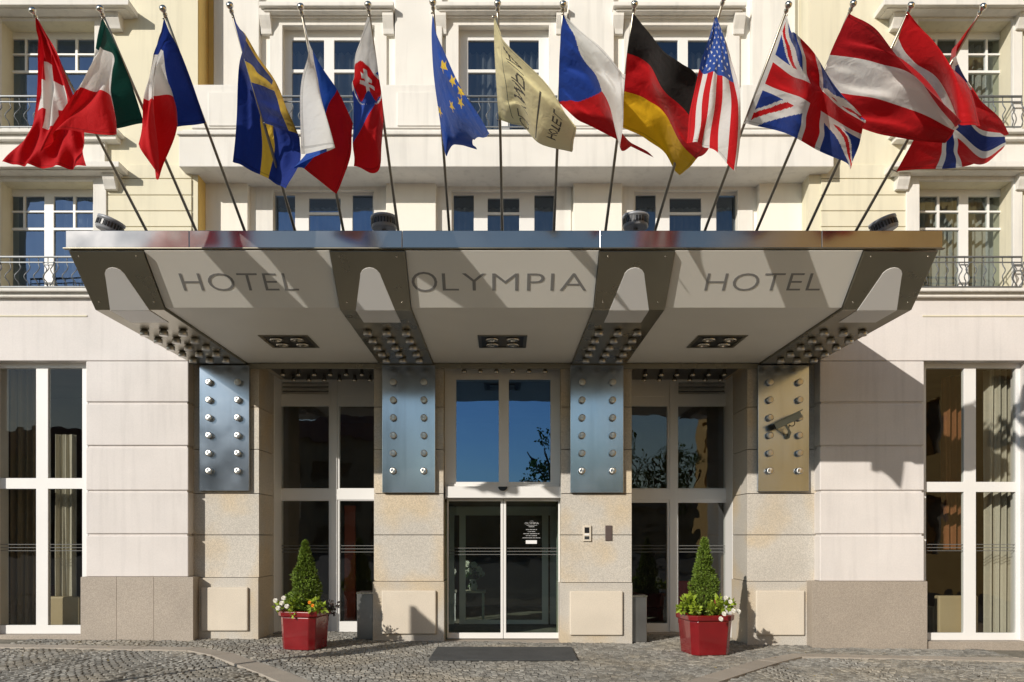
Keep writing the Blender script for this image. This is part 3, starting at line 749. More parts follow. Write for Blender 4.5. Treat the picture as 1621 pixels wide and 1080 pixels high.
# white panels between the brackets
segs = [(-4.49, -2.18), (-1.22, 1.19), (2.15, 4.49)]
words = [('HOTEL', wx(377.5, -3.75), 1.50), ('OLYMPIA', wx(792, -3.75), 2.19), ('HOTEL', wx(1211, -3.75), 1.50)]
tz = 10.285 - D
for (a, b), (txt, cxw, wd) in zip(segs, words):
    t = .025
    fp = MB().hexa([(a, yL, zL), (b, yL, zL), (b, yL+.02, zL+.02), (a, yL+.02, zL+.02)][:4], [(a, yT, zT), (b, yT, zT), (b, yT+.02, zT+.02), (a, yT+.02, zT+.02)])
    fp = fp.build('fascia_panel', M['soffit'], canopy)
    k = (tz - yL)/(yT - yL); c = Vector((cxw, yL + (yT-yL)*k, zL + (zT-zL)*k)) + nrm*.002
    mb = MB()
    if txt == 'OLYMPIA':
        place_text(mb, 'O', c + Vector((-.98, 0, 0)), .33, .29, (1,0,0), upv, nrm, .001, 1.0, -.012)
        place_text(mb, 'LYMPIA', c + Vector((.185, 0, 0)), 1.87, .25, (1,0,0), upv, nrm, .001, 1.08, -.012)
    else: place_text(mb, txt, c, wd, .255, (1,0,0), upv, nrm, .001, 1.05, -.012)
    mb.build('lettering', M['letter'], fp)
    xm = (a+b)/2
    hole = (xm-.345, xm+.345)
    sp = MB()
    y0, y1 = -1.95, -1.22
    z0, z1 = zS, zS+.011
    sp.box(a, b, yL+.004, y0, z0, z1); sp.box(a, b, y1, .0, z0, z1); sp.box(a, hole[0], y0, y1, z0, z1); sp.box(hole[1], b, y0, y1, z0, z1)
    sp = sp.build('soffit_panel', M['soffit'], canopy)
    dl = MB().wall(hole[0]-.03, hole[1]+.03, y0-.03, y1+.03, 0, .012, [(hole[0]+.02, hole[1]-.02, y0+.02, y1-.02)])
    dl.v = [(p[0], p[1] if False else p[2], zS - .012 + p[1]) for p in dl.v]
    dl.box(hole[0], hole[1], y0, y1, zS+.002, zS+.008, mi=1)
    dn = dl.build('downlight', [M['steel'], M['darksteel']], canopy)
    for lx in (-.16, .16):
        for ly in (-.17, .17):
            MB().lathe((xm+lx, (y0+y1)/2+ly, zS+.002), (0, 0, -1), [(0, .09), (.012, .105), (.035, .10), (.036, .07), (.02, .05)], 16).build('lamp', M['chrome'], dn)
# flashing along the wall
MB().box(-4.46, 4.48, -.05, -.004, wz(583.5, -.05), zS-.012).build('wall_flashing', M['steel'], canopy, bevel=.004)
# studded plates on the piers
for x0, x1, qb in ((wx(315.5, -.08), wx(394.5, -.08), 777), (wx(605, -.08), wx(689, -.08), 780), (wx(903, -.08), wx(987, -.08), 780), (wx(1200, -.08), wx(1281, -.08), 778)):
    yp = -.08
    pl = MB().box(x0, x1, yp, -.003, wz(qb, yp), 4.84).build('wall_plate', M['plate'], canopy, bevel=.005)
    for r in range(6):
        for sx in (.215, .79):
            x = x0 + (x1-x0)*sx; z = wz(606 + 28*r, yp)
            MB().lathe((x, yp+.001, z), (0, -1, 0), [(0, .035), (.035, .035), (.036, .058), (.075, .058), (.081, .053), (.082, .04), (.0825, .004)], 24).build('bolt', M['bolt'], pl)  # round studs on the plate, like those under the brackets

# ================================================================== floodlights on the roof
def floodlight(px, py, label, tilt, yaw):
    Y = -3.45; x = wx(px, Y); base = 5.60; cz = wz(py, Y) - .02
    t = thing('floodlight', label, 'floodlight', (x, Y, base), 'round floodlights on the canopy roof')
    ax = Vector((math.sin(yaw)*math.sin(tilt), -math.cos(yaw)*math.sin(tilt)*.6, math.cos(tilt))).normalized()
    c = Vector((x, Y, cz)) - ax*.16; R_ = .165
    MB().lathe(c, ax, [(0, R_*.9), (.02, R_), (.13, R_), (.132, R_+.012), (.165, R_+.012), (.172, R_-.01)], 28).build('drum', M['grey_plastic'], t)
    mb = MB(); a = ax.orthogonal().normalized(); b = ax.cross(a)
    for k in range(26):
        th = 2*math.pi*k/26; d = a*math.cos(th) + b*math.sin(th); e = ax.cross(d)
        p = c + d*(R_+.001); q = [p + e*s*.012 + ax*h for s, h in ((-1, .045), (1, .045), (1, .115), (-1, .115))]
        mb.prism(q, [v + d*.006 for v in q])
    mb.build('vent_slot', M['black'], t)
    mb = MB(); mb.cyl((x, Y, base-.003), (x, Y, base+.03), .1); mb.cyl((x, Y, base+.02), c + ax*.02, .03); mb.build('stand', M['grey_plastic'], t)
floodlight(177, 347, 'grey round floodlight at the left end of the canopy roof', .35, 1.5)
floodlight(608, 343, 'grey round floodlight on the canopy roof above the left HOTEL lettering', -.05, 0)
floodlight(1006, 341, 'grey round floodlight on the canopy roof between OLYMPIA and the right HOTEL lettering', -.05, 0)
floodlight(1396, 347, 'grey round floodlight at the right end of the canopy roof', -.35, 1.5)

# ================================================================== security camera on the right plate
yp = -.08
cx_, cz_ = wx(1240, -.3), wz(672, -.3)
cc = thing('security_camera', 'grey bullet security camera on the rightmost studded plate', 'camera', (wx(1241), -.08, wz(690)))
a = Vector((wx(1266, -.35), -.42, wz(657, -.35))); b = Vector((wx(1228, -.3), -.28, wz(675, -.3)))
d = (b-a).normalized(); s = Vector((0, 1, 0)) - d*d.y; s.normalize(); u = d.cross(s).normalized()
def obox(p, q, hw, hh, taper=1.0):
    r = lambda c_, k: [c_ + s*hw*k + u*hh*k, c_ - s*hw*k + u*hh*k, c_ - s*hw*k - u*hh*k, c_ + s*hw*k - u*hh*k]
    return MB().prism(r(p, taper), r(q, 1.0))
obox(a, b, .055, .055).build('housing', M['cam_grey'], cc, bevel=.012)
hd = obox(a - d*.05 + u*(.062 if u.z > 0 else -.062), b + d*.03 + u*(.062 if u.z > 0 else -.062), .065, .008); hd.build('sunshield', M['cam_grey'], cc, bevel=.004)
MB().cyl(b - d*.01, b + d*.025, .04, .036, 16).build('lens', M['black'], cc)
mb = MB(); mb.tube([Vector((wx(1243), -.081, wz(692))), Vector((wx(1243), -.16, wz(694))), Vector((wx(1243), -.24, wz(688))), (a*.4+b*.6) - Vector((0, 0, .05))], .022, 8)
mb.cyl((wx(1243), -.079, wz(692)), (wx(1243), -.1, wz(692)), .05)
mb.build('wall_arm', M['cam_grey'], cc)
pts = [(a*.75+b*.25) - Vector((0, 0, .03))] + [(a*.75+b*.25) + Vector((.05*math.cos(t)-.02, .08, -.09+.05*math.sin(t))) for t in np.linspace(1.2, -2.6, 8)] + [Vector((wx(1243), -.12, wz(691)))]
MB().tube(pts, .008, 6).build('cable', M['black'], cc)
# intercom and card reader on the right door pier
ic = thing('intercom', 'steel intercom panel with dark window left of the small bronze plate', 'intercom', (wx(929), 0, wz(844)))
MB().box(wx(922.5), wx(935.5), -.035, -.001, wz(857), wz(832)).build('case', M['limestone'], ic, bevel=.006)
MB().box(wx(925), wx(932.5), -.038, -.03, wz(844), wz(835)).build('screen', M['black'], ic)
MB().box(wx(925), wx(932.5), -.040, -.03, wz(847.2), wz(845.2)).build('button', M['print'], ic)
MB().box(wx(925), wx(932.5), -.038, -.03, wz(854), wz(849)).build('speaker', M['darksteel'], ic)
cr = MB().box(wx(958), wx(968.5), -.022, -.001, wz(856), wz(832)).build('card_reader', surf('bronze_plate', (.16, .12, .11), .45, .6, var=.05), None, bevel=.004)
tag(cr, 'small plain bronze plate on the granite pier right of the intercom', 'wall plate')
# ================================================================== flagpoles and flags
POLES = [(57,28,230),(163,25,309),(262,25,386),(367,20,466),(478,22,543),(584,19,630),(686,15,711),(788,17,795),(891,18,877),(1003,18,959),(1143,7,1038),(1244,19,1117),(1346,17,1199),(1437,20,1279),(1550,22,1357)]
PZ0, PZ1 = 8.3, 10.2; PDZ = PZ1 - PZ0; PH0 = .6556*PZ0; PDH = PH0 - .3857*PZ1       # tips and lower ends of the poles
def pole_s(py):
    k = (CY - py)/F
    return (PH0 - PZ0*k)/(PDZ*k + PDH)
def pole_z(s): return PZ0 + PDZ*s
def pole_pt(i, s):
    pt, pyt, pb = POLES[i]; s0 = pole_s(pyt); xt = (pt-CX)*pole_z(s0)/F; xb = (pb-CX)*pole_z(1.0)/F
    t = (s - s0)/(1 - s0)
    return Vector((xt + (xb-xt)*t, pole_z(s) - D, H + PH0 - PDH*s))

RED = (.60, .008, .012); DRED = (.50, .006, .012); WHITE = (.78, .77, .74); BLUE = (.012, .05, .30); NAVY = (.010, .022, .15); YEL = (.86, .56, .02)
def base(n, c): return np.tile(np.array(c, float), (n, 1))
def put(C, m, c): C[m] = c
def star_mask(dx, dy, R_, r_=None, pts=5):
    r_ = r_ or .40*R_; ang = np.arctan2(dx, dy); seg = 2*math.pi/pts
    a = np.abs((ang + seg/2) % seg - seg/2); rho = np.hypot(dx, dy)
    ex = r_*math.cos(seg/2) - R_; ey = r_*math.sin(seg/2)
    return rho < R_*ey/(np.cos(a)*ey - np.sin(a)*ex)

def c_swiss(u, v, P):
    C = base(len(u), (.56, .006, .012)); x = np.abs(u-.53); y = np.abs(v-.40)
    put(C, ((x < .065) & (y < .33)) | ((y < .13) & (x < .165)), WHITE); return C
def tri(cols, axis):
    def f(u, v, P):
        t = u if axis == 'u' else v; C = base(len(u), cols[0]); put(C, t > 1/3, cols[1]); put(C, t > 2/3, cols[2]); return C
    return f
def c_sweden(u, v, P):
    C = base(len(u), (.012, .035, .24)); put(C, ((u > .3) & (u < .44)) | ((v > .4) & (v < .6)), (.78, .52, .06)); return C
def c_slovak(u, v, P):
    C = tri((WHITE, (.04, .10, .46), RED), 'v')(u, v, P)
    x = (u-.50)/.49; y = (v-.40*(1-u))/.41
    hw = np.where(y < .45, 1.0, np.sqrt(np.clip(1 - ((y-.45)/.55)**2, 0, 1)))
    top = y > .04*np.abs(x)
    ins = (np.abs(x) < hw) & top & (y < 1)
    put(C, (np.abs(x) < hw*1.12) & (y > -.06) & (y < 1.07), WHITE)
    put(C, ins, RED)
    hills = ins & (y > .80 - .10*np.cos(x*7))
    put(C, hills, (.03, .07, .35))
    cr = ((np.abs(x) < .13) & (y > .12) & (y < .76)) | ((np.abs(y-.30) < .065) & (np.abs(x) < .38)) | ((np.abs(y-.50) < .065) & (np.abs(x) < .52))
    put(C, cr & ins & ~hills, WHITE); return C
def c_eu(u, v, P): return base(len(u), (.022, .085, .42))
def c_czech(u, v, P):
    C = base(len(u), WHITE); put(C, v > .5, RED); put(C, u < .52*(1 - np.abs(2*v-1)), (.016, .06, .36)); return C
def c_usa(u, v, P):
    C = base(len(u), RED); put(C, (np.floor(v*13) % 2) == 1, WHITE); can = (u < .4) & (v < 7/13); put(C, can, (.03, .085, .36))
    for r in range(9):
        for c in range(6 if r % 2 == 0 else 5):
            uu = (.4/12)*(1 + 2*c + (r % 2)); vv = (7/13)/10*(r+1)
            put(C, can & star_mask((u-uu)*1.9, (v-vv)*1.0, .024), WHITE)
    return C
def c_uk(u, v, P):
    x = u*60 - 30; y = v*30 - 15; C = base(len(u), (.02, .055, .30)); n = math.hypot(60, 30)
    d1 = (x*30 - y*60)/n; d2 = (x*30 + y*60)/n
    put(C, (np.abs(d1) < 3) | (np.abs(d2) < 3), WHITE)
    r1 = np.where(x < 0, (d1 > -2) & (d1 < 0), (d1 > 0) & (d1 < 2)); r2 = np.where(x < 0, (d2 > -2) & (d2 < 0), (d2 > 0) & (d2 < 2))
    put(C, r1 | r2, RED); put(C, (np.abs(x) < 5) | (np.abs(y) < 5), WHITE); put(C, (np.abs(x) < 3) | (np.abs(y) < 3), RED)
    put(C, u < .035, WHITE); return C
def c_norway(u, v, P):
    x = u*22; y = v*16; C = base(len(u), RED)
    put(C, ((x > 6) & (x < 10)) | ((y > 6) & (y < 10)), WHITE); put(C, ((x > 7) & (x < 9)) | ((y > 7) & (y < 9)), (.014, .035, .20)); return C
STROKES = {'O': [[(.5+.5*math.cos(t), .5+.5*math.sin(t)) for t in np.linspace(0, 2*math.pi, 15)]], 'L': [[(0,1),(0,0),(.8,0)]], 'Y': [[(0,1),(.5,.5),(1,1)],[(.5,.5),(.5,0)]],
           'M': [[(0,0),(.12,1),(.5,.1),(.88,1),(1,0)]], 'P': [[(0,0),(0,1),(.6,1),(.85,.88),(.85,.62),(.6,.5),(0,.5)]], 'I': [[(.5,0),(.5,1)]], 'A': [[(0,0),(.5,1),(1,0)],[(.2,.35),(.8,.35)]],
           'H': [[(0,0),(0,1)],[(1,0),(1,1)],[(0,.5),(1,.5)]], 'T': [[(.5,0),(.5,1)],[(0,1),(1,1)]], 'E': [[(.8,0),(0,0),(0,1),(.8,1)],[(0,.52),(.7,.52)]]}
def stroke_text(C, u, v, txt, uc, vc, hu, hv, wdt, col, sgn=1):
    """letters advance along -v, their height runs along u"""
    tot = sum(.5 if ch == 'I' else 1.3 for ch in txt); pos = -tot/2
    for ch in txt:
        adv = .5 if ch == 'I' else 1.3
        for line in STROKES[ch]:
            for (ax, ay), (bx, by) in zip(line[:-1], line[1:]):
                f = .4 if ch == 'I' else 1.0
                p = (uc + sgn*(ay-.5)*hu, vc - (pos + (ax*f if ch != 'I' else .2))*hv); q = (uc + sgn*(by-.5)*hu, vc - (pos + (bx*f if ch != 'I' else .2))*hv)
                du, dv = q[0]-p[0], q[1]-p[1]; l2 = du*du + dv*dv + 1e-12
                t = np.clip(((u-p[0])*du + (v-p[1])*dv)/l2, 0, 1)
                put(C, np.hypot(u-p[0]-t*du, v-p[1]-t*dv) < wdt, col)
        pos += adv
def c_hotel(u, v, P):
    C = base(len(u), (.84, .75, .42)); ink = (.09, .08, .06)
    stroke_text(C, u, v, 'OLYMPIA', .42, .50, .15, .115, .0085, ink); stroke_text(C, u, v, 'HOTEL', .80, .45, .075, .068, .0065, ink)
    for uu, a, b in ((.25, .05, .9), (.63, .2, .85)): put(C, (np.abs(u-uu) < .006) & (v > a) & (v < b), ink)
    return C

def herm(ts, vals, t):
    """smooth interpolation through the control values (non-uniform Catmull-Rom)"""
    ts = np.array(ts, float); vals = np.array(vals, float); n = len(ts)
    m = np.zeros_like(vals)
    d = (vals[1:] - vals[:-1]) / (ts[1:] - ts[:-1]).reshape((-1,) + (1,)*(vals.ndim-1))
    m[0] = d[0]; m[-1] = d[-1]
    for i in range(1, n-1):
        w0 = ts[i+1]-ts[i]; w1 = ts[i]-ts[i-1]; m[i] = (d[i-1]*w0 + d[i]*w1)/(w0+w1)
    i = np.clip(np.searchsorted(ts, t, side='right')-1, 0, n-2); h = ts[i+1]-ts[i]; x = (t-ts[i])/h
    sh = (-1,) + (1,)*(vals.ndim-1); x = x.reshape(sh); h = h.reshape(sh)
    return (2*x**3-3*x**2+1)*vals[i] + (x**3-2*x**2+x)*h*m[i] + (-2*x**3+3*x**2)*vals[i+1] + (x**3-x**2)*h*m[i+1]

def make_flag(i, origin, us, vs_, rows, colour, label, zo=0.0, ripple=.03, nu=130, nv=100, stars=None, seed=0):
    sc = .3518; G_ = np.zeros((len(vs_), len(us), 3))
    for a, row in enumerate(rows):
        y0 = row[0][1]*sc; z0 = pole_z(min(1.0, max(-.02, pole_s(y0))))
        for b, p in enumerate(row):
            off = (p[2] if len(p) > 2 else 0.0) + zo*min(1, us[b]*2)
            z = z0 + off
            G_[a, b] = ((origin + p[0]*sc - CX)*z/F, z - D, H + (CY - p[1]*sc)*z/F)
    U = np.linspace(0, 1, nu+1); V = np.linspace(0, 1, nv+1)
    G_[:, 0, 1] -= .03; G_[:, 0, 0] *= (G_[:, 0, 1] + D)/(G_[:, 0, 1] + D + .03)
    A = herm(vs_, G_, V)                                   # nv+1, len(us), 3
    S = herm(us, A.transpose(1, 0, 2), U).transpose(1, 0, 2)   # nv+1, nu+1, 3
    uu, vv = np.meshgrid(U, V); rr = random.Random(seed+i)
    w1, w2, p1, p2 = rr.uniform(1.6, 2.6), rr.uniform(.6, 1.4), rr.uniform(0, 6), rr.uniform(0, 6)
    k = np.clip(uu*3, 0, 1)
    S[..., 1] += 1.25*ripple*k*(np.sin(2*math.pi*(w1*vv*1.3 + w2*uu) + p1) + .45*np.sin(2*math.pi*(2.3*w1*vv - 1.3*w2*uu) + p2) + .25*np.sin(2*math.pi*(4.1*vv+2.2*uu)+p1*2))
    S[..., 0] += .35*ripple*k*np.sin(2*math.pi*(w2*vv*2 + w1*uu) + p2)
    S[..., 1] += .8*ripple*np.clip(uu*8, 0, 1)*np.exp(-2.2*uu)*(np.sin(2*math.pi*(4.2*vv + .7*uu) + p1) + .5*np.sin(2*math.pi*(7.7*vv - .9*uu) + p2))   # gathers running off the hoist
    verts = S.reshape(-1, 3)
    idx = np.arange((nv+1)*(nu+1)).reshape(nv+1, nu+1)
    fc = np.stack([idx[:-1, :-1], idx[:-1, 1:], idx[1:, 1:], idx[1:, :-1]], -1).reshape(-1, 4)
    fu = ((uu[:-1, :-1] + uu[1:, 1:])/2).ravel(); fv = ((vv[:-1, :-1] + vv[1:, 1:])/2).ravel(); P = verts[fc].mean(1)
    C = colour(fu, fv, P)
    if stars:                                              # sewn stars: found on the cloth, drawn in its own plane
        prj_x = CX + P[:, 0]*F/(P[:, 1]+D); prj_y = CY - (P[:, 2]-H)*F/(P[:, 1]+D)
        for sx, sy, r in stars:
            k0 = np.argmin(np.hypot(prj_x-(origin+sx*sc), prj_y-sy*sc)); j = fc[k0]
            e1 = verts[j[1]]-verts[j[0]]; e1 /= np.linalg.norm(e1); e2 = verts[j[3]]-verts[j[0]]; e2 -= e1*e1.dot(e2); e2 /= np.linalg.norm(e2)
            dd = P - P[k0]; near = np.linalg.norm(dd, axis=1) < 3*r
            a_, b_ = dd @ e1, dd @ e2
            th = math.atan2(-e1[2], -e2[2]); aa = a_*math.cos(th) - b_*math.sin(th); bb = a_*math.sin(th) + b_*math.cos(th)
            C[near & star_mask(aa, -bb, r)] = (.80, .55, .06)
    # a stitched hem, a touch darker, round the free edges
    hem = (np.abs(fv-.022) < .0045) | (np.abs(fv-.978) < .0045) | (np.abs(fu-.982) < .004); C[hem] *= .72
    off = pole_pt(i, pole_s(POLES[i][1])); o3 = np.array(off)
    me = bpy.data.meshes.new('flag'); me.from_pydata((verts - o3).tolist(), [], fc.tolist())
    me.polygons.foreach_set('use_smooth', [True]*len(fc))
    at = me.color_attributes.new('flag_colour', 'FLOAT_COLOR', 'CORNER')
    cc_ = np.ones((len(fc)*4, 4), np.float32); cc_[:, :3] = np.repeat(C, 4, 0); at.data.foreach_set('color', cc_.ravel())
    me.materials.append(M['flag']); me.update()
    o = bpy.data.objects.new('flag', me); COL.objects.link(o); o.location = off
    tag(o, label, 'flag', 'flags in a row above the canopy')
    for c in (S[0, 0], S[-1, 0]):
        c = Vector(c); best = min((pole_pt(i, pole_s(POLES[i][1]) + t*.01) for t in range(110)), key=lambda q: (q-c).length)
        if (best-c).length < .4:
            d = (best-c) if (best-c).length > 1e-3 else Vector((.01, 0, 0))
            MB().tube([c - d.normalized()*.02, c, best], .008, 6).build('clip', M['chrome'], o)
    return o

what = ['red flag with the white cross', 'green white and red flag', 'blue white and red flag hanging from its blue stripe', 'blue flag with the yellow cross', 'white blue and red flag with the twisted top', 'flag with the white double cross shield', 'blue flag with the gold stars',
        'pale yellow hotel flag', 'flag with the blue triangle', 'black red and gold flag', 'flag with stars and stripes', 'flag of crossed red and white bands on blue', 'larger red and white striped flag', 'red and white flag tucked behind another', 'red flag with the blue and white cross']
for i in range(15):
    s0 = pole_s(POLES[i][1]); tip = pole_pt(i, s0); s1 = 1 + (H + PH0 - PDH - 5.6)/PDH; b = pole_pt(i, s1); d = (tip-b).normalized()
    t = thing('flagpole', 'thin steel flagpole carrying the ' + what[i], 'flagpole', b, 'flagpoles on the canopy roof')
    MB().cyl(b, tip, .019, .014, 12).build('shaft', M['pole'], t)
    MB().lathe(tip - d*.01, d, [(0, .015), (.01, .023), (.03, .023), (.04, .016), (.05, .026), (.066, .036), (.084, .037), (.1, .028), (.108, .01)], 16).build('finial', M['chrome'], t)
    mb = MB(); mb.cyl(b - d*.02, b + d*.22, .042); mb.box(b.x-.09, b.x+.09, b.y-.09, b.y+.09, 5.599, 5.62); mb.build('socket', M['darksteel'], t)

u4 = [0, 1/3, 2/3, 1]
make_flag(0, 0, [0, .33, .66, 1], [0, .33, .66, 1],
  [[(158,88),(184,270,.05),(138,545),(22,735,.1)], [(162,90),(216,262,.08),(212,552,-.05),(120,745,.05)], [(166,92),(246,266,.05),(296,556,.05),(250,754)], [(170,94),(272,272),(368,575),(388,750)]],
  c_swiss, 'red flag with white cross, hanging at the far left', zo=.05)
make_flag(1, 0, u4, [0, .33, .52, .75, 1],
  [[(460,88),(430,215),(345,405),(180,690)], [(492,150),(470,228),(425,402),(300,592,-.05)], [(535,240),(503,245),(497,425,-.05),(509,606,-.08)], [(590,380),(508,420,.1),(490,470,.25),(470,560,.3)], [(648,560),(513,576,.1),(480,575,.3),(430,560,.35)]],
  tri(((.006, .06, .045), WHITE, RED), 'u'), 'green white and red flag, its green stripe along the pole', zo=-.15, ripple=.025)
make_flag(2, 0, u4, [0, .3, .6, .68, 1],
  [[(738,88),(690,262),(652,445),(620,642)], [(762,150),(716,238),(690,442,-.08),(708,782,-.05)], [(825,275),(738,262,-.05),(697,430,.1),(735,735,.1)], [(850,340),(752,330,-.04),(755,420,-.06),(788,618,-.06)], [(925,560),(790,578),(770,590,.15),(745,600,.2)]],
  tri(((.014, .04, .26), WHITE, RED), 'u'), 'blue white and red flag hanging from its blue stripe', ripple=.02)
make_flag(3, 340, [0, .22, .44, .6, .8, 1], [0, .5, 1],
  [[(80,82),(110,125,-.05),(142,192,-.05),(114,300,.5),(95,520,.9),(76,725,1.0)], [(150,330),(215,350,-.12),(286,410,-.15),(235,520,.5),(240,660,.75),(225,797,.9)], [(222,560),(300,582,-.1),(372,602,-.12),(384,640,.15),(382,740,.25),(320,852,.3)]],
  c_sweden, 'dark blue flag with yellow cross', ripple=.02)
make_flag(4, 340, [0, .5, .85, 1], [0, .33, .42, .67, 1],
  [[(392,80),(424,240),(386,450),(388,690)], [(440,235),(470,420,-.05),(494,590,-.12),(505,686,-.12)], [(470,290),(470,480,.1),(430,660,.15),(386,735,.1)], [(550,410),(500,505,.1),(460,690,.1),(405,762,.05)], [(622,560),(605,720),(565,830),(545,872)]],
  tri((WHITE, (.02, .085, .42), (.52, .008, .012)), 'v'), 'white blue and red flag with its white stripe twisted at the top', ripple=.015)
make_flag(5, 340, [0, .5, 1], [0, .33, .67, 1],
  [[(694,78),(655,170),(627,300)], [(735,330),(682,350,-.06),(621,415)], [(752,440),(700,500,-.08),(624,650)], [(760,560),(732,765,-.05),(627,752)]],
  c_slovak, 'white blue and red flag with a white double cross on a red shield', ripple=.015)
make_flag(6, 660, [0, .3, .65, 1], [0, .25, .5, .75, 1],
  [[(70,66),(97,180),(202,395),(328,606)], [(66,180),(106,290,-.06),(196,460,-.05),(300,619)], [(76,350),(116,420,-.1),(182,540,-.08),(258,625)], [(99,520),(132,560,-.08),(170,630,.05),(250,640,.1)], [(118,650),(132,704),(165,650,.1),(270,674,.1)]],
  c_eu, 'bright blue flag with gold stars', ripple=.012, stars=[(115,300,.068),(160,365,.068),(196,416,.068),(196,461,.068),(156,477,.068),(104,500,.068)])
make_flag(7, 660, [0, .18, .36, .7, 1], [0, .3, .65, 1],
  [[(346,84),(374,150),(392,190,-.05),(600,395,-.1),(712,565)], [(348,220),(374,300),(420,320,-.1),(590,480,-.15),(713,600)], [(358,400),(392,470),(455,470,-.1),(560,600,-.1),(705,650)], [(368,545),(425,556),(470,560,-.05),(560,655,-.05),(695,690)]],
  c_hotel, 'pale yellow hotel flag with dark lettering', ripple=.02)
make_flag(8, 660, [0, .33, .67, 1], [0, .25, .5, .75, 1],
  [[(656,68),(795,188),(902,300),(938,335)], [(647,170),(765,265,-.03),(880,400,-.08),(925,560)], [(640,290),(782,360,-.03),(862,470,-.1),(920,682)], [(638,390),(740,470),(860,560,.1),(985,650,.2)], [(638,465),(705,524),(800,578,.1),(1062,712,.3)]],
  c_czech, 'white and red flag with a blue triangle at the hoist', ripple=.02)
make_flag(9, 960, [0, .33, .67, .88, 1], [0, .33, .67, 1],
  [[(122,68),(230,190),(330,292),(410,352,.1),(440,430,.2)], [(93,246),(180,275),(265,420),(362,515,.1),(466,650,.2)], [(80,418),(185,446),(270,520,.05),(345,665,.2),(400,722,.3)], [(66,577),(180,622),(262,690,.2),(305,770,.5),(330,792,.6)]],
  tri(((.022, .018, .016), RED, (.80, .47, .012)), 'v'), 'black red and gold striped flag', ripple=.02)
make_flag(10, 960, [0, .2, .4, .7, 1], [0, .3, .6, .7, 1],
  [[(488,88),(452,200),(413,318),(380,500),(359,642)], [(492,86),(500,215),(498,335,-.08),(478,500,-.06),(462,662)], [(498,90),(547,215),(581,370),(606,545),(584,772)], [(497,92,.03),(545,225,.05),(575,372,.08),(600,540,.08),(586,740,.06)], [(494,95,.06),(520,220,.15),(520,350,.2),(530,500,.25),(525,690,.25)]],
  c_usa, 'flag with white stars on blue and red and white stripes', ripple=.02)
make_flag(11, 960, [0, .25, .42, .52, .75, 1], [0, .5, 1],
  [[(808,76),(838,138,-.04),(856,152,-.16),(925,225,.08),(1035,405,-.02),(1148,526)], [(714,325),(830,385,-.02),(905,415,-.16),(958,448,.06),(1045,508,-.03),(1158,575)], [(622,560),(755,588),(858,628,-.10),(925,658,.08),(1062,718),(1096,766)]],
  c_uk, 'blue flag crossed by red and white bands', zo=-.12, ripple=.018)
make_flag(12, 1200, [0, .33, .67, 1], [0, .33, .67, 1],
  [[(408,68),(560,172),(725,350),(902,556)], [(322,255),(545,282,-.06),(720,350,-.05),(895,572)], [(285,400),(500,452,-.06),(720,495,-.05),(885,590)], [(245,500),(480,588),(660,622),(845,642)]],
  tri(((.48, .008, .014), WHITE, (.52, .008, .012)), 'v'), 'larger red and white striped flag spread out to the right of the crossed blue one', zo=-.05, ripple=.025)
make_flag(13, 1200, [0, .4, .7, 1], [0, .2, .34, .55, 1],
  [[(671,72),(792,218),(935,375),(1000,572)], [(667,76),(775,195,-.06),(880,375,-.08),(917,556,-.05)], [(628,185),(698,292),(815,350),(892,546)], [(605,225),(680,330,.1),(800,430,.15),(880,556,.15)], [(590,250),(660,330,.2),(760,450,.3),(880,565,.3)]],
  tri((RED, WHITE, RED), 'v'), 'bright red flag with a white stripe, tucked behind the larger striped one', zo=.12, ripple=.015)
make_flag(14, 1200, [0, .27, .45, .75, 1], [0, .37, .63, 1],
  [[(992,76),(885,255),(972,392),(1080,530),(1130,612)], [(880,280,.2),(866,310,.2),(930,430),(1000,568),(1112,608)], [(745,550),(835,605),(890,630),(1015,718,.05),(1112,655)], [(622,777),(805,757),(925,746),(1000,726,.1),(1060,700,.1)]],
  c_norway, 'red flag with blue and white cross, twisted at the top, at the far right', zo=.25, ripple=.018)
# ================================================================== ground
g = MB(); R_ = 300
g.add([(-R_, -R_, gz(-R_)-.03), (R_, -R_, gz(R_)-.03), (R_, 40, gz(R_)-.03), (-R_, 40, gz(-R_)-.03)], [(0, 1, 2, 3)])
structure(g.build('ground', M['sand']))
r = MB(); r.add([(-R_, -60, gz(-R_)-.015), (R_, -60, gz(R_)-.015), (R_, -9.5, gz(R_)-.015), (-R_, -9.5, gz(-R_)-.015)], [(0, 1, 2, 3)])
structure(r.build('road', M['asphalt']))

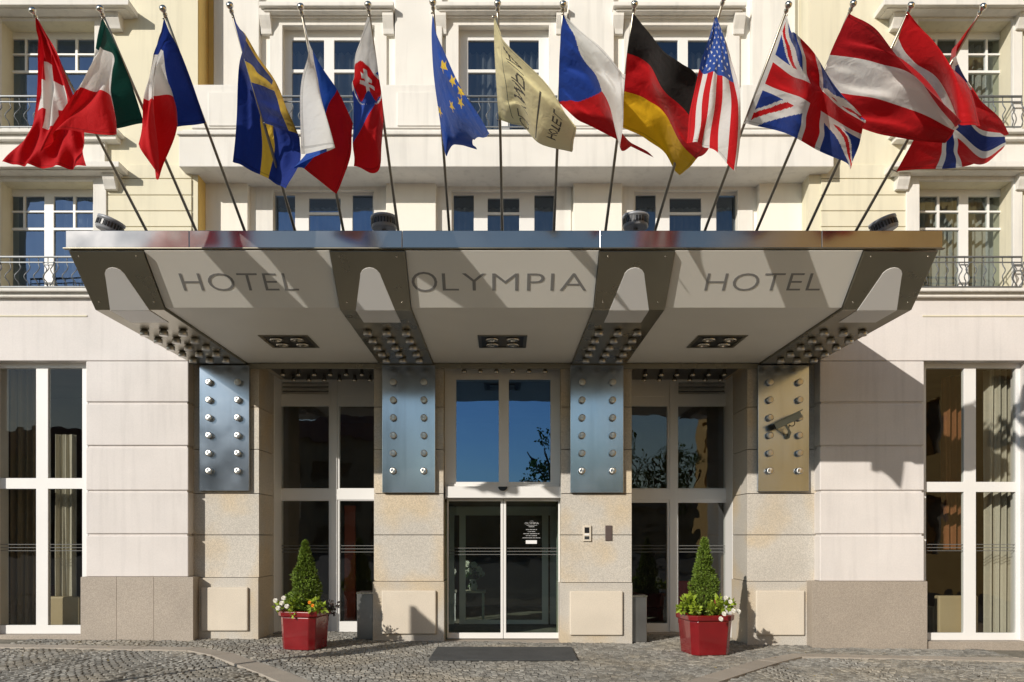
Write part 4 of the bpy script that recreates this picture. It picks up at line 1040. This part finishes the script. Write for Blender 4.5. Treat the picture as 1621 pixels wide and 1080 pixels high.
# flat slab strips that edge the entrance
def strip_line(pts): return [Vector((*gpt(*p), 0)) for p in pts]
LINES = [strip_line([(-120, 1020.5), (305, 1027.5), (352, 1036), (432, 1065), (520, 1103)]), strip_line([(1740, 1047), (1262, 1037.5), (1215, 1047), (1128, 1074), (1010, 1115)])]
HWID = .17
def dist_seg(p, a, b):
    d = b-a; t = max(0, min(1, (p-a).dot(d)/d.length_squared)); return (p-a-d*t).length
def on_strip(x, y, m=.05):
    p = Vector((x, y, 0)); return any(dist_seg(p, L_[i], L_[i+1]) < HWID+m for L_ in LINES for i in range(len(L_)-1))
sm = MB(); rr = random.Random(5)
for L_ in LINES:
    left = []; right = []
    for i, p in enumerate(L_):
        d0 = (L_[min(i+1, len(L_)-1)] - L_[max(i-1, 0)]).normalized(); n_ = Vector((-d0.y, d0.x, 0))
        left.append(p + n_*HWID); right.append(p - n_*HWID)
    for i in range(len(L_)-1):
        ln = (L_[i+1]-L_[i]).length; k = max(1, round(ln/.85))
        for j in range(k):
            a, b = j/k, (j+1)/k; e = .004/ln
            q = [left[i].lerp(left[i+1], a+e), left[i].lerp(left[i+1], b-e), right[i].lerp(right[i+1], b-e), right[i].lerp(right[i+1], a+e)]
            lo = [(v.x, v.y, gz(v.x)-.06) for v in q]; dz = rr.uniform(-.002, .002); hi = [(v.x, v.y, gz(v.x)+.006+dz) for v in q]
            if Vector(q[1]-q[0]).cross(q[2]-q[0]).z < 0: lo.reverse(); hi.reverse()
            sm.hexa(lo, hi)
structure(sm.build('paving_strip', M['slab'], bevel=.004))

# granite setts: scalloped courses on the square, straight courses in the entrance
VS, FS = [], []
def in_entry(x, y):
    def xl(L_):
        pts = sorted(((p.y, p.x) for p in L_[1:]), key=lambda t: t[0])
        return float(np.interp(y, [p[0] for p in pts], [p[1] for p in pts]))
    return y < LINES[0][1].y + .3 and xl(LINES[0]) < x < xl(LINES[1]) or (y >= LINES[0][1].y)
def sett(x, y, a, hx, hy, rr):
    c, s = math.cos(a), math.sin(a); n = len(VS); z = gz(x) + rr.uniform(-.009, .005); tx, ty = rr.uniform(-.05, .05), rr.uniform(-.05, .05)
    for k, (f, dz) in enumerate(((1.0, -.05), (1.0, -.009), (.78, 0))):
        for (u, v) in ((-1, -1), (1, -1), (1, 1), (-1, 1)):
            uu = u*hx*f + rr.uniform(-.004, .004); vv = v*hy*f + rr.uniform(-.004, .004)
            VS.append((x + uu*c - vv*s, y + uu*s + vv*c, z + dz + (uu*tx + vv*ty if k else 0)))
    for k in (0, 4):
        for i in range(4): FS.append((n+k+i, n+k+(i+1) % 4, n+k+4+(i+1) % 4, n+k+4+i))
    FS.append((n+8, n+9, n+10, n+11))
BOX = [(-2.4, -1.0, 0, 0), (0, 0, 0, 0)]
def blocked(x, y):
    if y > -.02 and (x < -4.3 or x > 4.25 or -2.3 < x < 2.3): return True
    if y > 1.14: return True
    if y > -.33 and (x < -5.38 or x > 5.42): return True
    return on_strip(x, y)
rr = random.Random(3); P_ = .09; W = 1.45
ny = int(8.3/P_)
for j in range(-4, ny):
    yb_ = .6 - j*P_
    for b_ in range(-10, 11):
        xc = b_*W; n = 16
        for i in range(n):
            t = (i+.5+(.5 if j % 2 else 0)*.6)/n*2 - 1
            x = xc + t*W/2; arc = .30*(1-t*t) - .1; y = yb_ - arc
            if not (-13 < x < 13) or y < -6.6: continue
            if in_entry(x, y) or blocked(x, y): continue
            ang = math.atan(-.30*(-2*t)/(W/2))
            sett(x, y, ang + rr.uniform(-.08, .08), W/n/2*rr.uniform(.80, .95), P_/2*rr.uniform(.80, .95)*1.0, rr)
p2 = .08
for j in range(int(8/p2)):
    y0 = 1.12 - j*p2
    if y0 < -6.6: break
    x = -8.2 + rr.uniform(0, .1)
    while x < 8.2:
        w_ = rr.uniform(.065, .105); xm = x + w_/2; y = y0 + .012*math.sin(xm*3+j)
        if (in_entry(xm, y) and not blocked(xm, y)): sett(xm, y, rr.uniform(-.08, .08), w_/2*.9, p2/2*.88, rr)
        x += w_
for (xa, xb, ya, yb_) in ((-10.6, -5.4, -.55, -.33), (5.4, 10.6, -.55, -.33)):
    pass
me = bpy.data.meshes.new('cobblestones'); me.from_pydata(VS, [], FS); me.materials.append(M['sett']); me.update()
ob = bpy.data.objects.new('cobblestone_pavement', me); COL.objects.link(ob); structure(ob)

# a few leaves and crumbs blown over the cobbles
lf = MB(); rr = random.Random(77)
for k in range(90):
    x = rr.uniform(-7.5, 7.5); y = rr.uniform(-4.6, -.1) if abs(x) < 5.2 else rr.uniform(-4.6, -.6)
    p = Vector((x, y, gz(x)+.006)); th = rr.uniform(0, 6.28); d = Vector((math.cos(th), math.sin(th), rr.uniform(0, .25))); s_ = Vector((-d.y, d.x, rr.uniform(-.2, .3)))
    L_ = rr.uniform(.02, .055); lf.add([p, p + d*L_*.5 + s_*L_*.3, p + d*L_, p + d*L_*.5 - s_*L_*.3], [(0, 1, 2, 3)])
lo_ = lf.build('leaf_litter', leafy('dry_leaves', (.34, .25, .06), .5, .2)); tag(lo_, 'scattered small yellow and brown leaves lying on the cobbles', 'leaves', kind='stuff')

# ================================================================== doormat, bins
(xa, ya), (xb, yb1) = gpt(692, 1025.6), gpt(905, 1026); (xc, yc_), (xd, yd) = gpt(678, 1046.5), gpt(915, 1046.5)
mb = MB().hexa([(xc, yc_, gz(xc)+.002), (xd, yd, gz(xd)+.002), (xb, yb1, gz(xb)+.002), (xa, ya, gz(xa)+.002)], [(xc, yc_, gz(xc)+.020), (xd, yd, gz(xd)+.020), (xb, yb1, gz(xb)+.020), (xa, ya, gz(xa)+.020)])
tag(mb.build('doormat', M['mat'], None, bevel=.006), 'dark grey ribbed doormat on the cobbles before the sliding door', 'doormat')
def bin_box(x0, x1, label):
    t = thing('ash_bin', label, 'bin', ((x0+x1)/2, .22, gz(x0)), 'steel bins beside the entrance windows')
    z0 = gz(x0)
    MB().box(x0, x1, .06, .38, z0, z0+.80).build('body', M['stone_dark'], t, bevel=.008)
    MB().wall(x0-.008, x1+.008, z0+.80, z0+.83, .052, .388, []).build('rim', M['chrome'], t, bevel=.004)
    MB().box(x0+.02, x1-.02, .075, .365, z0+.831, z0+.834).build('sand_tray', M['soil'], t)
bin_box(wx(565, .06), wx(565, .06)+.28, 'upright steel bin beside the window bay left of the door')
bin_box(wx(1024, .06)-.28, wx(1024, .06), 'upright steel bin beside the window bay right of the door')

# ================================================================== planters
def leaf_quad(mb, p, d, up, L_, W_):
    d = d.normalized(); s = d.cross(up)
    s = s.normalized() if s.length > 1e-4 else Vector((1, 0, 0)); n_ = s.cross(d)
    mb.add([p, p + d*L_*.45 + s*W_ + n_*L_*.06, p + d*L_, p + d*L_*.45 - s*W_ + n_*L_*.06], [(0, 1, 2, 3)], smooth=False)
def rnd(rr): 
    while True:
        v = Vector((rr.uniform(-1, 1), rr.uniform(-1, 1), rr.uniform(-1, 1)))
        if .05 < v.length < 1: return v.normalized()
def planter(x, y, rot, label, h=.62, wt=.32, wb=.285):
    z0 = gz(x); t = thing('planter', label, 'planter', (x, y, z0), 'red glazed planters beside the entrance')
    def ring(w_, z):
        c = .72; pts = [(c, -1), (1, -c), (1, c), (c, 1), (-c, 1), (-1, c), (-1, -c), (-c, -1)]
        return [(x + w_*(a*math.cos(rot) - b*math.sin(rot)), y + w_*(a*math.sin(rot) + b*math.cos(rot)), z) for a, b in pts]
    mb = MB(); prof = [(wb, 0), (wt*.975, h-.11)]
    mb.prism(ring(wb, z0), ring(wt*.975, z0+h-.1)); mb.build('body', M['red_pot'], t, bevel=.012)
    rm = MB(); rs = [ring(wt*.99, z0+h-.099), ring(wt+.02, z0+h-.08), ring(wt+.025, z0+h-.01), ring(wt-.0, z0+h), ring(wt-.05, z0+h-.005), ring(wt-.055, z0+h-.07)]
    vs_ = [p for r_ in rs for p in r_]; fs = [(k*8+i, k*8+(i+1) % 8, (k+1)*8+(i+1) % 8, (k+1)*8+i) for k in range(len(rs)-1) for i in range(8)]
    rm.add(vs_, fs); rm.build('rim', M['red_pot'], t, bevel=.006)
    so_ = MB().prism(ring(wt-.054, z0+h-.08), ring(wt-.054, z0+h-.06)); so_.build('soil', M['soil'], t)
    return t
def conifer(x, y, zb, ht, rad, label, seed):
    rr = random.Random(seed); t = thing('dwarf_conifer', label, 'shrub', (x, y, zb), 'cone shaped conifers in the red planters')
    MB().cyl((x, y, zb-.05), (x, y, zb+ht*.7), .03, .008).build('trunk', M['bark'], t)
    mb = MB()
    lumps = [(rr.uniform(0, 6.28), rr.uniform(.05, .9), rr.uniform(.5, 1.38)) for _ in range(70)]
    for k in range(3000):
        f = rr.random()**1.25; th = rr.uniform(0, 2*math.pi)
        e = 1.0
        for lt, lf, lg in lumps:
            dth = math.atan2(math.sin(th-lt), math.cos(th-lt))
            e += (lg-1)*math.exp(-(dth*dth/.18 + (f-lf)**2/.006))
        prof = (1-f)**.82*(1 - .12*math.exp(-(f/.07)**2)) + .018
        R__ = rad*prof*e; rr_ = R__*(rr.random()**.22)
        p = Vector((x + rr_*math.cos(th), y + rr_*math.sin(th), zb + .02 + ht*.96*f))
        out = Vector((math.cos(th), math.sin(th), .75 + .8*f)).normalized()
        for q in range(3):
            d = (out + rnd(rr)*.75).normalized(); leaf_quad(mb, p, d, rnd(rr), rr.uniform(.035, .07), rr.uniform(.007, .013))
    mb.build('foliage', M['conifer'], t)
    return t
def bush(name, label, pts, leafmat, n, size, seed, flowers=(), fmat=None, fr=.035, cat='flowers'):
    """loose bedding plant: leaf clusters round the given points, ball shaped blossoms on top"""
    rr = random.Random(seed); c0 = pts[0]; t = thing(name, label, cat, tuple(c0[:3]))
    mb = MB(); st = MB()
    for (px_, py_, pz_), rad in [(p[:3], p[3]) for p in pts]:
        st.tube([(px_*.7+c0[0]*.3, py_*.7+c0[1]*.3, c0[2]-.06), (px_, py_, pz_)], .005, 5)
        for k in range(n):
            d = rnd(rr); p = Vector((px_, py_, pz_)) + d*rad*rr.uniform(.2, 1)
            leaf_quad(mb, p, (d + Vector((0, 0, .3)) + rnd(rr)*.5), rnd(rr), size*rr.uniform(.7, 1.3), size*.33)
    mb.build('leaves', leafmat, t); st.build('stem', M['leaf_green'], t)
    for (fx, fy, fz) in flowers:
        fm = MB()
        for ring_, (nn, rad, tilt) in enumerate(((5, fr*.5, 1.1), (6, fr*.85, .6), (7, fr*1.1, .15))):
            for k in range(nn):
                th = 2*math.pi*(k + .5*ring_)/nn + rr.uniform(-.2, .2)
                dx, dy = math.cos(th), math.sin(th); f_ = Vector((.15, -1, .45)).normalized(); a = f_.orthogonal().normalized(); b = f_.cross(a)
                rad_d = a*dx + b*dy; side = f_.cross(rad_d)
                p0 = Vector((fx, fy, fz)) + f_*(.01-.004*ring_); tipp = p0 + rad_d*rad*math.cos(tilt) + f_*rad*math.sin(tilt); md = p0.lerp(tipp, .6) 
                fm.add([p0, md + side*rad*.5, tipp + side*rad*.22, tipp - side*rad*.22, md - side*rad*.5], [(0, 1, 2, 3, 4)], smooth=False)
        fm.build('blossom', fmat, t)
    return t

def at(px, py, Y): return (wx(px, Y), Y, wz(py, Y))
XL, YL_ = (483-CX)*12.95/F, -1.05
pl = planter(XL, YL_, math.radians(-14), 'red glazed octagonal planter left of the door')
zt = gz(XL) + .55
conifer(XL+.0, YL_, zt, wz(856, YL_)-zt, .275, 'cone shaped green conifer in the left planter', 21)
bush('white_flowers', 'white blossoms over the left rim of the left planter', [(*at(455, 962, -1.25), .09), (*at(443, 960, -1.3), .07), (*at(462, 970, -1.35), .06)], M['leaf_lime'], 26, .07, 31,
     [at(436, 951, -1.42), at(446, 955, -1.42), at(454, 960, -1.44), at(440, 963, -1.4), at(449, 947, -1.35)], M['petal'])
bush('lime_plant', 'lime green leafy plant with orange blossoms at the front of the left planter', [(*at(497, 958, -1.35), .1), (*at(507, 962, -1.35), .08), (*at(470, 955, -1.2), .1)], M['leaf_lime'], 34, .08, 32,
     [at(490, 954, -1.47), at(495, 959, -1.47)], M['petal_orange'], .026, 'plant')
bush('dark_plant', 'dark purple leaved plant spilling over the right rim of the left planter', [(*at(520, 957, -1.1), .09), (*at(530, 960, -1.05), .08), (*at(524, 968, -1.15), .07)], M['leaf_purple'], 40, .05, 33, cat='plant')
XR, YR = (1116-CX)*12.85/F, -1.12
planter(XR, YR, math.radians(9), 'red glazed octagonal planter right of the door', h=.64, wt=.36, wb=.31)
zt = gz(XR) + .57
conifer(XR+.0, YR, zt, wz(851, YR)-zt, .275, 'cone shaped green conifer in the right planter', 22)
bush('lime_plant', 'lime green leafy plant at the left side of the right planter', [(*at(1090, 957, -1.35), .11), (*at(1100, 965, -1.45), .08), (*at(1080, 962, -1.3), .07), (*at(1093, 948, -1.3), .06)], M['leaf_lime'], 40, .085, 34, cat='plant')
bush('white_flowers', 'white blossoms with lime leaves over the right rim of the right planter', [(*at(1135, 955, -1.4), .11), (*at(1148, 960, -1.35), .09), (*at(1128, 964, -1.45), .07), (*at(1158, 958, -1.25), .05)], M['leaf_lime'], 40, .085, 35,
     [at(1146, 972, -1.62), at(1141, 980, -1.64), at(1161, 967, -1.5), at(1169, 968, -1.4), at(1149, 947, -1.35), at(1156, 953, -1.38)], M['petal'], .036)

# ================================================================== inside, seen through the glass
def armchair(x, y, rot, label, mat, w_=.75, hb=.95):
    t = thing('armchair', label, 'armchair', (x, y, -.1), None); t.rotation_euler = (0, 0, 0)
    def bx(name, a, b, c, d, e, f):
        R2 = Matrix.Rotation(rot, 3, 'Z'); mb = MB().box(a, b, c, d, e, f); mb.v = [tuple(R2 @ Vector(p) + Vector((x, y, -.1))) for p in mb.v]; return mb.build(name, mat, t, bevel=.03)
    bx('seat', -w_/2+.1, w_/2-.1, -.3, .25, .06, .46); bx('backrest', -w_/2, w_/2, .25, .42, .06, hb)
    bx('armrest', -w_/2, -w_/2+.1, -.32, .25, .06, .66); bx('armrest', w_/2-.1, w_/2, -.32, .25, .06, .66)
armchair(wx(122, 1.0), .75, math.pi, 'beige leather armchair behind the left ground floor window', M['leather'], .8, .86)
armchair(wx(86, 1.8), 1.9, math.pi, 'dark red armchair deep behind the left ground floor window', M['redchair'], .8, 1.0)
armchair(wx(1497, .7), .7, math.pi, 'beige leather armchair behind the right ground floor window', M['leather'], .72, .88)
armchair(wx(1100, 2.5), 2.6, 0, 'red armchair inside the window bay right of the door', surf('red_upholstery', (.35, .012, .012), .6), .9, 1.0)
ps = thing('lobby_panel', 'orange red wall panel inside the window bay left of the door', 'panel', (wx(556, 3), 3.0, 0))
MB().box(wx(545, 3), wx(562, 3), 3.0, 3.12, -.06, 2.5).build('board', surf('orange_panel', (.36, .07, .025), .5, var=.15), ps, bevel=.01)
MB().box(wx(542, 3), wx(565, 3), 2.97, 3.15, -.08, .05).build('foot', M['darksteel'], ps, bevel=.01)
# flower vase on a small table in the vestibule
Yv = 3.4; vx = wx(749, Yv)
tb = thing('side_table', 'small pale table with flowers inside the sliding door', 'table', (vx, Yv, -.05))
MB().box(vx-.28, vx+.28, Yv-.28, Yv+.28, .62, .66).build('table_top', M['limestone'], tb, bevel=.008)
for sx in (-1, 1):
    for sy in (-1, 1): MB().box(vx+sx*.22-.02, vx+sx*.22+.02, Yv+sy*.22-.02, Yv+sy*.22+.02, -.06, .62).build('leg', M['frame'], tb)
vz = MB().lathe((vx, Yv, .66), (0, 0, 1), [(0, .07), (.1, .1), (.2, .06), (.24, .075)], 16).build('vase', M['frame'], None)
tag(vz, 'white vase standing on the small table inside the door', 'vase')
fl = [(vx+dx, Yv-.05, 1.12+dz) for dx, dz in ((-.14, .12), (.02, .1), (.12, .0), (-.05, -.02), (.18, -.1), (-.2, -.05))]
bush('white_bouquet', 'white flowers in the vase inside the sliding door', [(vx, Yv, .95, .16), (vx+.08, Yv, 1.05, .1), (vx-.1, Yv, 1.08, .1)], M['leaf_green'], 30, .1, 41, fl, M['petal'], .07)

# ================================================================== across the street (seen only in the glass and steel)
ob_ = thing('yellow_townhouse', 'yellow plastered townhouse along the side street, mirrored in the right hand glass', 'building', (17, -30, 0))
win = [(-46+4.2*i, -44.4+4.2*i, 1.2+3.6*j, 3.4+3.6*j) for i in range(9) for j in range(5)]
mb = MB().wall(-50, -7, -1, 20, 16, 16.4, win); mb.v = [(p[1], p[0], p[2]) for p in mb.v]; mb.f = [f[::-1] for f in mb.f]; mb.build('wall', M['opposite'], ob_, weld=True)
MB().box(16.45, 26, -50, -7, -1, 20).build('core', M['far_dark'], ob_)
MB().box(15.5, 26.4, -50.4, -6.6, 20, 20.6).build('cornice', M['white'], ob_, bevel=.05)
lo_ = thing('long_low_building', 'low dark building at the far side of the square, mirrored in the doors', 'building', (-8, -62, 0))
win = [(-40+3.4*i, -38.2+3.4*i, .9, 2.6) for i in range(18)]
MB().wall(-44, 24, -1, 4.2, -62, -62.3, win).build('wall', M['far_dark'], lo_)
MB().prism_x([(-62.8, 4.2), (-59.5+.0-2.2, 4.2), (-66, 6.3), (-70, 4.2)], -45, 25).build('roof', M['room'], lo_)
MB().box(-44, 24, -69, -62.35, -1, 4.19).build('core', M['far_dark'], lo_)
def far_house(x0, x1, y, h, label, roof=True):
    t = thing('far_house', label, 'building', ((x0+x1)/2, y, 0), 'houses across the square')
    n = max(2, int((x1-x0)/2.6)); win = [(x0+(x1-x0)*(i+.28)/n, x0+(x1-x0)*(i+.72)/n, 1+3.2*j, 2.9+3.2*j) for i in range(n) for j in range(int(h/3.2))]
    MB().wall(x0, x1, -1.5, h, y-.3, y, win).build('wall', M['far_dark'], t)
    MB().box(x0, x1, y-10, y-.35, -1.5, h-.01).build('core', M['room'], t)
    MB().prism_x([(y+.5, h), (y-5, h+3.2), (y-10.5, h)], x0-.4, x1+.4).build('roof', M['wood'], t)
far_house(-30.5, -10.5, -60, 11, 'dark house across the square mirrored in the left window bay')
far_house(-66, -31, -58, 9.0, 'long brown roofed house mirrored in the ground floor window at the left edge')
def street_tree(x, y, ht, seed, label):
    rr = random.Random(seed); t = thing('street_tree', label, 'tree', (x, y, gz(x)), 'street trees across the square')
    tk = MB().tube([(x, y, gz(x)-.1), (x+.1, y, ht*.25), (x, y+.1, ht*.6)], .16, 8)
    for k in range(6):
        th = k*1.05; tk.tube([(x, y, ht*(.35+.04*k)), (x+1.2*math.cos(th), y+1.2*math.sin(th), ht*(.55+.04*k)), (x+1.9*math.cos(th), y+1.9*math.sin(th), ht*(.7+.04*k))], .06, 6)
    tk.build('trunk', M['bark'], t)
    mb = MB()
    for c in range(46):
        d = rnd(rr); cc2 = Vector((x, y, ht*.66)) + Vector((d.x*2.4, d.y*2.4, d.z*ht*.33))*rr.uniform(.3, 1); rad = rr.uniform(.35, .8)
        for k in range(40):
            e = rnd(rr); leaf_quad(mb, cc2 + e*rad*rr.uniform(.3, 1), e + rnd(rr), rnd(rr), rr.uniform(.16, .3), .09)
    mb.build('crown', M['leaf_green'], t)
street_tree(3.5, -37, 9, 51, 'leafy street tree mirrored at the right of the door transom')
street_tree(13, -44, 9.5, 52, 'leafy street tree before the yellow townhouse')
street_tree(9.6, -47, 10.5, 53, 'tall street tree mirrored in the window bay right of the door')
# unseen post placed from its shadow; plate outline shaped to widen the streak
tsn = 5.9; sx_, sy_ = -1.5 - .82*tsn, -tsn; sz_ = .45 + .57*tsn
sg = thing('street_sign', 'street sign on a thin post left of the camera that throws the long shadow', 'sign', (sx_, sy_, gz(sx_)))
MB().cyl((sx_, sy_, gz(sx_)-.1), (sx_, sy_, sz_+.02), .055).build('post', M['grey_plastic'], sg)
pa = MB(); c = Vector((sx_+.0, sy_-.06, sz_)); ax = Vector((1, 0, 0))
ring = [c + ax*a_ + Vector((0, 0, b_)) for a_, b_ in ((-.1, -1.7), (.5, -1.5), (.55, -.45), (-.02, .05))]; th_ = Vector((0, -.02, 0))
pa.prism(ring, [p + th_ for p in ring]); pa.build('sign_plate', M['frame'], sg, bevel=.004)
